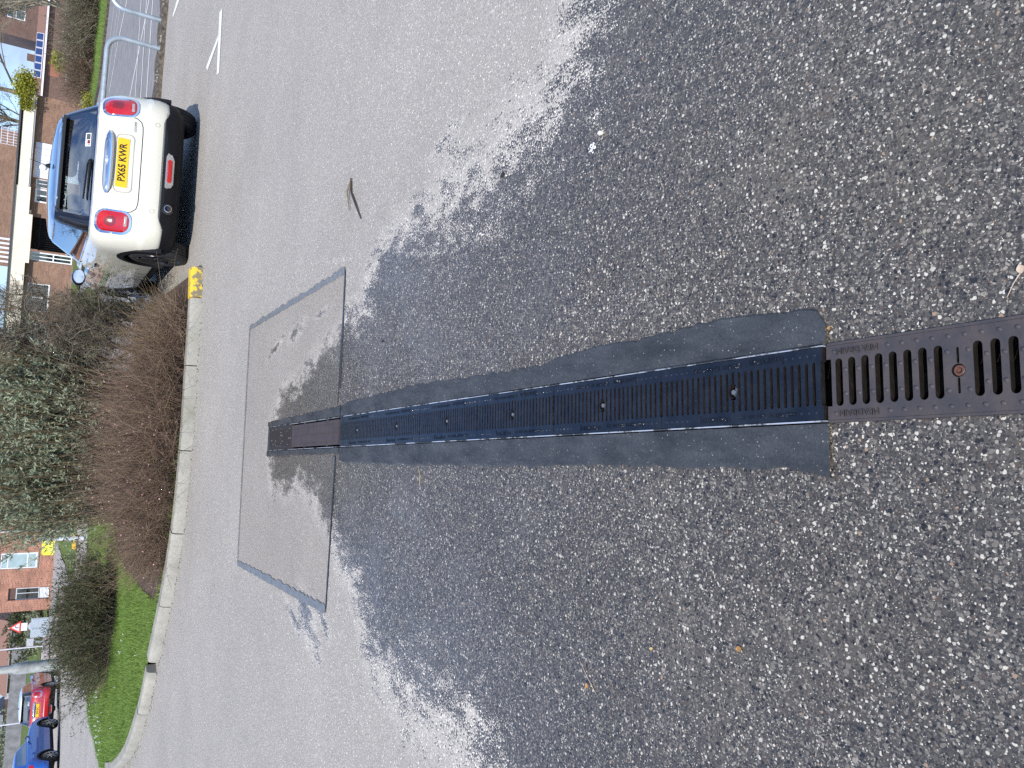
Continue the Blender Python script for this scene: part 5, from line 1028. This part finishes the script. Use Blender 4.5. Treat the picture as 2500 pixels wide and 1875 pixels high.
q = MB(); q.prism([(-.38,1.42),(.38,1.42),(0,2.06)], -.06, -.04, lambda a,b,c: (a, c, b)); tr = q.build('triangle_plate', mat('sign_red', (.72,.06,.05), .5, var=0), ws); q = MB(); q.prism([(-.25,1.49),(.25,1.49),(0,1.91)], -.064, -.061, lambda a,b,c: (a, c, b)); q.build('white_field', MT['white'], tr)
q = MB(); q.tube([(-.03,-.068,1.52),(-.03,-.068,1.64),(.03,-.068,1.72),(.09,-.068,1.70)], .018, 6); q.build('bend_symbol', MT['ink'], tr); q = MB(); q.box(-.24,.24,-.06,-.042,1.06,1.40); q.build('caption_plate', MT['white'], ws); q = MB(); q.lathe([(-.06,.27),(-.045,.27)], 20, 'y', (0,0,.76)); q.build('round_plate', MT['galv'], ws)

# flat roofed building behind the cream car
fx, fy = -1.5, 45.75; fr = thing('flat_roofed_building', 'low brown brick building with deep cream fascia behind the cream car', 'building', (fx, fy, 0), -.1755)
def fa(x): return (x-fx)/math.cos(.1755)
a_ = [fa(v) for v in (3.62, 4.10, 4.55, 6.20, 6.90, 7.57, 8.02, 9.72, 11.80)]
wall(fr, a_[8]+.0, 2.42, .28, MT['br_brown'], [(.6, 2.6, .9, 1.85), (3.2, 4.6, .9, 1.85), (a_[1]+.02, a_[3], -.02+.03, 1.86), (a_[4], a_[5]+.0, .5, 1.84), (a_[5]+.02, a_[6]-.02, .5, 1.84), (a_[6]+.03, a_[7], .03, 1.98)])
q = MB(); q.box(a_[8]-.27, a_[8]-.002, .281, 7, 0, 2.42); q.box(0, .27, .281, 7, 0, 2.42); q.build('side_wall', MT['br_brown'], fr)
for xa, xb in ((.6,2.6),(3.2,4.6)): window(fr, xa, xb, .9, 1.85, 0, (.5,), (), .06)
window(fr, a_[1]+.03, a_[2], .04, 1.85, .02, (.5,), (.45,), .06, name='glazed_door'); window(fr, a_[4]+.01, a_[5]-.01, .51, 1.83, 0, (.5,), (), .07); window(fr, a_[5]+.03, a_[6]-.03, .51, 1.83, 0, (.5,), (.3,.6), .03)
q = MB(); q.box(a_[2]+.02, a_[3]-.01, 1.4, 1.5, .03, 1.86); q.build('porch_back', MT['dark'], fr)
ra = MB(); [ra.box(a_[2]+.08+k*.11, a_[2]+.095+k*.11, .30, .315, .1, 1.5) for k in range(14)]; ra.box(a_[2]+.05, a_[3]-.05, .295, .32, 1.5, 1.54); ra.box(a_[2]+.05, a_[3]-.05, .295, .32, .06, .1); ra.build('porch_railing', MT['black'], fr)
dd = MB(); n_ = 6; W0 = a_[7]-a_[6]-.05
for k in range(n_): dd.box(a_[6]+.04+W0*k/n_, a_[6]+.04+W0*(k+1)/n_-.012, .05, .09, .05, 1.96)
gd = dd.build('cladding_panel', MT['clad'], fr); q = MB(); q.lathe([(-.05,.13),(.045,.15)], 16, 'y', (a_[6]+.55, 0, 1.62)); q.build('bulkhead_lamp', MT['white'], fr)
q = MB(); q.box(a_[5], a_[8]+.25, -.35, -.25, 2.12, 2.55); q.box(-.3, a_[5]-.003, -.38, -.26, 2.02, 2.62); q.box(a_[1]-.1, a_[3]+.1, -.385, -.30, 1.86, 2.05); q.build('fascia', MT['fascia'], fr)
q = MB(); q.box(a_[5], a_[8]+.25, -.33, -.02, 2.05, 2.115); q.build('soffit', MT['gutter'], fr); q = MB(); q.box(-.4, a_[8]+.35, -.45, 7.2, 2.625, 2.70); q.build('roof', MT['felt'], fr)
q = MB(); q.box(a_[0]-.35, a_[0]-.1, -.02, .0, 2.0, 2.15) ; q = MB(); q.box(a_[3]+.1, a_[3]+.3, -.06, -.001, 1.93, 2.05); q.build('wall_lamp', MT['white'], fr); q = MB(); q.box(a_[0]-.5, a_[0]-.25, -.42, -.39, 2.08, 2.24); q.build('sign_plate', MT['white'], fr)
# tall brick block behind it
tb = thing('brick_block', 'tall plain brown brick block rising behind the flat-roofed building', 'building', (4.9, 59.9, 0), -.165); wall(tb, 8.55, 7.5, .3, MT['br_brown'], []); q = MB(); q.box(8.25, 8.548, .301, 9, 0, 7.5); q.box(0, .3, .301, 9, 0, 7.5); q.box(.3, 8.25, 8.7, 9, 0, 7.48); q.build('side_wall', MT['br_brown'], tb)
for k in range(6): q = MB(); q.box(.25+k*.29, .38+k*.29, -.05, -.002, 3.0, 4.3); q.build('louvre', MT['clad'], tb)
q = MB(); q.box(-.15, 8.7, -.15, 9.15, 7.5, 7.65); q.build('roof', MT['felt'], tb)
es = thing('metal_staircase', 'white railed metal landing at the right end of the tall brick block', 'staircase', (12.45, 58.4, 0), -.165); q = MB(); q.box(-.1, .95, -.9, -.02, 2.85, 2.93); q.build('landing', MT['gutter'], es); q = MB()
for k in range(7): q.tube([(-.08+k*.165, -.88, 2.93), (-.08+k*.165, -.88, 3.95)], .016, 5)
for z in (2.98, 3.3, 3.62, 3.95): q.tube([(-.1, -.88, z), (.95, -.88, z)], .02, 5)
q.build('railing', MT['clad'], es); 
for x_ in (-.06, .9): q = MB(); q.tube([(x_, -.85, 0), (x_, -.85, 2.85)], .04, 6); q.build('support_post', MT['gutter'], es)

# solar-roofed house
shx, shy = 29.5, 111.3; sh_ = thing('solar_house', 'brick house with a row of blue solar panels on its low roof', 'house', (shx, shy, -2.3), -.29); wall(sh_, 22, 5.0, .3, MT['br_dark'], [(3.0,5.2,1.0,2.6),(6.5,9.0,.4,2.4),(10.5,12.5,1.6,3.2),(15,18,1.6,3.2)]); q = MB(); q.box(0,.27,.301,9,0,5); q.box(21.7,21.998,.301,9,0,5); q.build('side_wall', MT['br_dark'], sh_)
for a4 in [(3.0,5.2,1.0,2.6),(6.5,9.0,.4,2.4),(10.5,12.5,1.6,3.2),(15,18,1.6,3.2)]: window(sh_, *a4, 0, (.5,), (), .09)
q = MB(); q.box(3.3, 5.2, -.05, -.001, 3.2, 4.4); q.build('tile_hanging', mat('red_tile_hanging', (.28,.11,.07), .8, var=.3, vs=20), sh_)
q = MB(); q.add([(-.3,-.5,4.98),(22.3,-.5,4.98),(22.3,1.9,5.9),(-.3,1.9,5.9),(-.3,9.4,4.98),(22.3,9.4,4.98),(-.3,-.5,4.8),(22.3,-.5,4.8),(22.3,9.4,4.8),(-.3,9.4,4.8)], [(0,1,2,3),(3,2,5,4),(0,6,7,1),(0,3,4,9,6),(1,7,8,5,2),(6,9,8,7)]); rf = q.build('roof', MT['tile'], sh_); q = MB(); q.box(-.3,22.3,-.68,-.502,4.80,4.99); q.build('gutter', MT['clad'], sh_)
MT['pv'] = mat('solar_cell_blue', (.02,.04,.13), .25, var=.1, coat=.5); sl_ = (5.9-4.98)/2.4
for k in range(6):
    xa = 2.75+k*.86; q = MB(); z_ = lambda y: 4.98+(y+.5)*sl_+.06; P = [(xa,-.35),(xa+.82,-.35),(xa+.82,1.6),(xa,1.6)]; q.add([(x,y,z_(y)) for x,y in P]+[(x,y,z_(y)+.04) for x,y in P], [(0,3,2,1),(4,5,6,7),(0,1,5,4),(1,2,6,5),(2,3,7,6),(3,0,4,7)]); pv = q.build('solar_panel', MT['clad'], rf); q = MB(); P = [(xa+.05,-.28),(xa+.77,-.28),(xa+.77,1.53),(xa+.05,1.53)]; q.add([(x,y,z_(y)+.046) for x,y in P], [(0,1,2,3)]); q.build('cell_field', MT['pv'], pv)
# tall flats on the far right
tw_ = thing('apartment_block', 'tall dark brick block of flats with narrow pale windows, farthest right', 'building', (41.5, 126.2, -1.2), -.23); tw_.scale = (1.84, 1.84, 1.84); ops = [(1.2+k*1.55, 1.9+k*1.55, z, z+1.15) for k in range(7) for z in (.9, 3.55, 6.2)]; wall(tw_, 13, 9.5, .3, MT['br_dark'], ops)
q = MB(); q.box(0,.3,.301,9,0,9.5); q.build('side_wall', MT['br_dark'], tw_); q = MB(); q.box(12.7,12.998,.301,9,0,9.5); q.build('side_wall', MT['br_dark'], tw_); q = MB(); q.add([(-.2,-.3,9.5),(13.2,-.3,9.5),(13.2,4.5,12),(-.2,4.5,12),(-.2,9.3,9.5),(13.2,9.3,9.5)], [(0,1,2,3),(3,2,5,4),(0,3,4),(1,5,2)]); q.build('roof', MT['tile'], tw_)
for a, b, c, d in ops: window(tw_, a, b, c, d, 0, (), (.5,), .06)
ax = thing('brick_wing', 'lower dark brick wing with a chimney at the left of the flats', 'building', (38.5, 127.3, -1.2), -.23); ax.scale = (1.84, 1.84, 1.84); wall(ax, 1.65, 2.72, .3, MT['br_dark'], []); q = MB(); q.box(.0,.298,.301,6,0,2.72); q.build('side_wall', MT['br_dark'], ax); q = MB(); q.box(-.05,1.65,-.05,6,2.72,2.80); rr_ = q.build('roof', MT['felt'], ax); q = MB(); q.box(.35,.85,1,1.5,2.80,3.3); q.build('chimney', MT['br_dark'], rr_)

# ---------------------------------------------------------------- background vegetation
def bare_tree(name, label, x, y, H_, r, m, lev=4, kids=5, n0=1, spread=.5, seed=1, z0=0, t0=.35, sh=.55):
    global rng; rng = np.random.default_rng(seed); t = thing(name, label, 'tree', (x, y, z0)); tr, f, P = twigs(np.array([[0,0,-.1]]), np.array([[.03,0,1.]]), np.array([H_*.55]), r, 6, .04, 0, 8, .6); raw('trunk', tr, f, m, t)
    i = rng.uniform(.5, 1, kids*2)*5.99; k = i.astype(int); C = P[0, k]*(1-(i-k))[:, None]+P[0, np.minimum(k+1, 6)]*(i-k)[:, None]; D0 = np.stack([rng.normal(0, .55, len(C)), rng.normal(0, .55, len(C)), rng.uniform(.4, 1.1, len(C))], 1)
    parts, last = branchy(C, D0, np.full(len(C), H_*.42)*rng.uniform(.7, 1.1, len(C)), r*.42, lev, 5, .13, kids, sh, .5, spread, .12, t0); V, F = cat(parts); raw('crown', V, F, m, t); return t, last
bare_tree('bare_tree', 'pale-limbed bare tree in front of the tall flats', 14.9, 40.0, 5.2, .11, MT['tw_pale'], 4, 6, seed=5)
bare_tree('bare_tree', 'large bare grey tree against the sky behind the solar house', 21.0, 78, 13, .25, MT['tw_grey'], 4, 6, seed=9, sh=.6)
bare_tree('bare_tree', 'smaller bare tree against the sky left of the big grey one', 16.6, 70, 8, .16, MT['tw_grey'], 4, 6, seed=12, sh=.6)
def twig_mass(name, label, cx, cy, rx, ry, h, n, m, r=.006, leafm=None, nl=0, ls=.08, z0=0, wob=.25, cat_='shrub', seed=2, fill=.35):
    global rng; rng = np.random.default_rng(seed); t = thing(name, label, cat_, (cx, cy, z0)); S = np.stack([rng.normal(0, rx*.42, n), rng.normal(0, ry*.42, n), np.abs(rng.normal(0, h*.12, n))], 1)
    v, f, P = twigs(S, np.stack([S[:, 0]/rx*.8+rng.normal(0, .3, n), S[:, 1]/ry*.6+rng.normal(0, .3, n), np.ones(n)], 1), rng.uniform(.5, 1, n)*h, r, 5, wob); raw('stems', v, f, m, t)
    C, d = on_paths(P, n*6, .15, 1); v, f, P2 = twigs(C, d+rng.normal(0, .6, (n*6, 3)), rng.uniform(.15, .4, n*6)*h*fill*1.6, r*.5, 3, .25); raw('twigs', v, f, m, t)
    if nl: C, d = on_paths(P2, nl, .1, 1); v, f = leaves(C, rng.uniform(.6, 1.2, nl)*ls, .6); raw('leaves', v, f, leafm, t)
twig_mass('twiggy_hedge', 'dense dark twiggy hedge on the verge at the right edge', 14.6, 35.8, 1.6, .9, 1.75, 900, MT['tw_grey'], .011, MT['leaf_dark'], 2500, .07, seed=3)
twig_mass('twiggy_hedge', 'olive twiggy shrub beside the solar house windows', 12.9, 37.3, 1.1, .8, 1.75, 700, MT['tw_grey'], .010, MT['leaf_green'], 1800, .06, seed=4)
twig_mass('brown_shrub', 'bare brown rounded shrub by the end of the brown brick wall', 11.2, 37.2, .85, .6, 1.45, 700, MT['tw_brown'], .007, seed=6)
def leaf_blob(name, label, C0_, rad, n, sz, m, cat_='ivy', seed=3, stem=None):
    global rng; rng = np.random.default_rng(seed); t = thing(name, label, cat_, C0_); S = norm(rng.normal(0, 1, (n, 3)))*np.array(rad)*rng.uniform(.25, 1, (n, 1))**.6*(1+.25*np.sin(rng.uniform(0, 6, (n, 1)))); v, f = leaves(S, rng.uniform(.6, 1.2, n)*sz, .8); raw('foliage', v, f, m, t)
    k = 120; v, f, _ = twigs(np.zeros((k, 3)), rng.normal(0, 1, (k, 3))*np.array(rad), rng.uniform(.4, .95, k)*min(rad)*1.2, .008, 4, .2); raw('stems', v, f, MT['tw_grey'], t); return t
leaf_blob('ivy_clump', 'yellow-green ivy clump spilling over the corner of the flat roof', (12.0, 43.0, 2.55), (.75,.5,.50), 2600, .10, MT['leaf_lime'], seed=4); leaf_blob('ivy_trail', 'thin trail of yellow-green ivy hanging on the cream fascia', (11.15, 43.0, 2.45), (.32,.14,.34), 500, .09, MT['leaf_lime'], seed=5)
leaf_blob('lime_shrub', 'small lime-green bush beside the brown shrub at the wall end', (12.6, 40.2, 1.25), (.45,.4,.42), 900, .10, MT['leaf_lime'], 'shrub', 6); leaf_blob('low_weed', 'tuft of yellow-green weeds at the foot of the brown brick wall', (10.1, 36.5, .18), (.5,.35,.28), 700, .07, MT['leaf_lime'], 'weed', 7)
twig_mass('dark_hedge', 'dark evergreen hedge behind the warning sign', -20.0, 66, 2.2, 1.2, 2.3, 500, MT['tw_grey'], .012, MT['leaf_dark'], 16000, .16, z0=-.7, seed=8)
twig_mass('flowering_bush', 'rounded bush with yellow flowers left of the dark hedge', -19.6, 62.5, 1.0, .8, 1.3, 300, MT['tw_grey'], .01, MT['leaf_green'], 5000, .12, z0=-.7, seed=9)
for i, (x, y, h, lb) in enumerate(((-57, 124, 3.4, 'olive hedge behind the fence between the two bungalows'), (-75, 126, 3.6, 'long dark hedge behind the fence above the blue car'))): twig_mass('fence_hedge', lb, x, y, 4.5, 1.2, h, 500, MT['tw_grey'], .02, MT['leaf_dark'] if i else MT['leaf_green'], 14000, .3, z0=-1, cat_='hedge', seed=20+i)
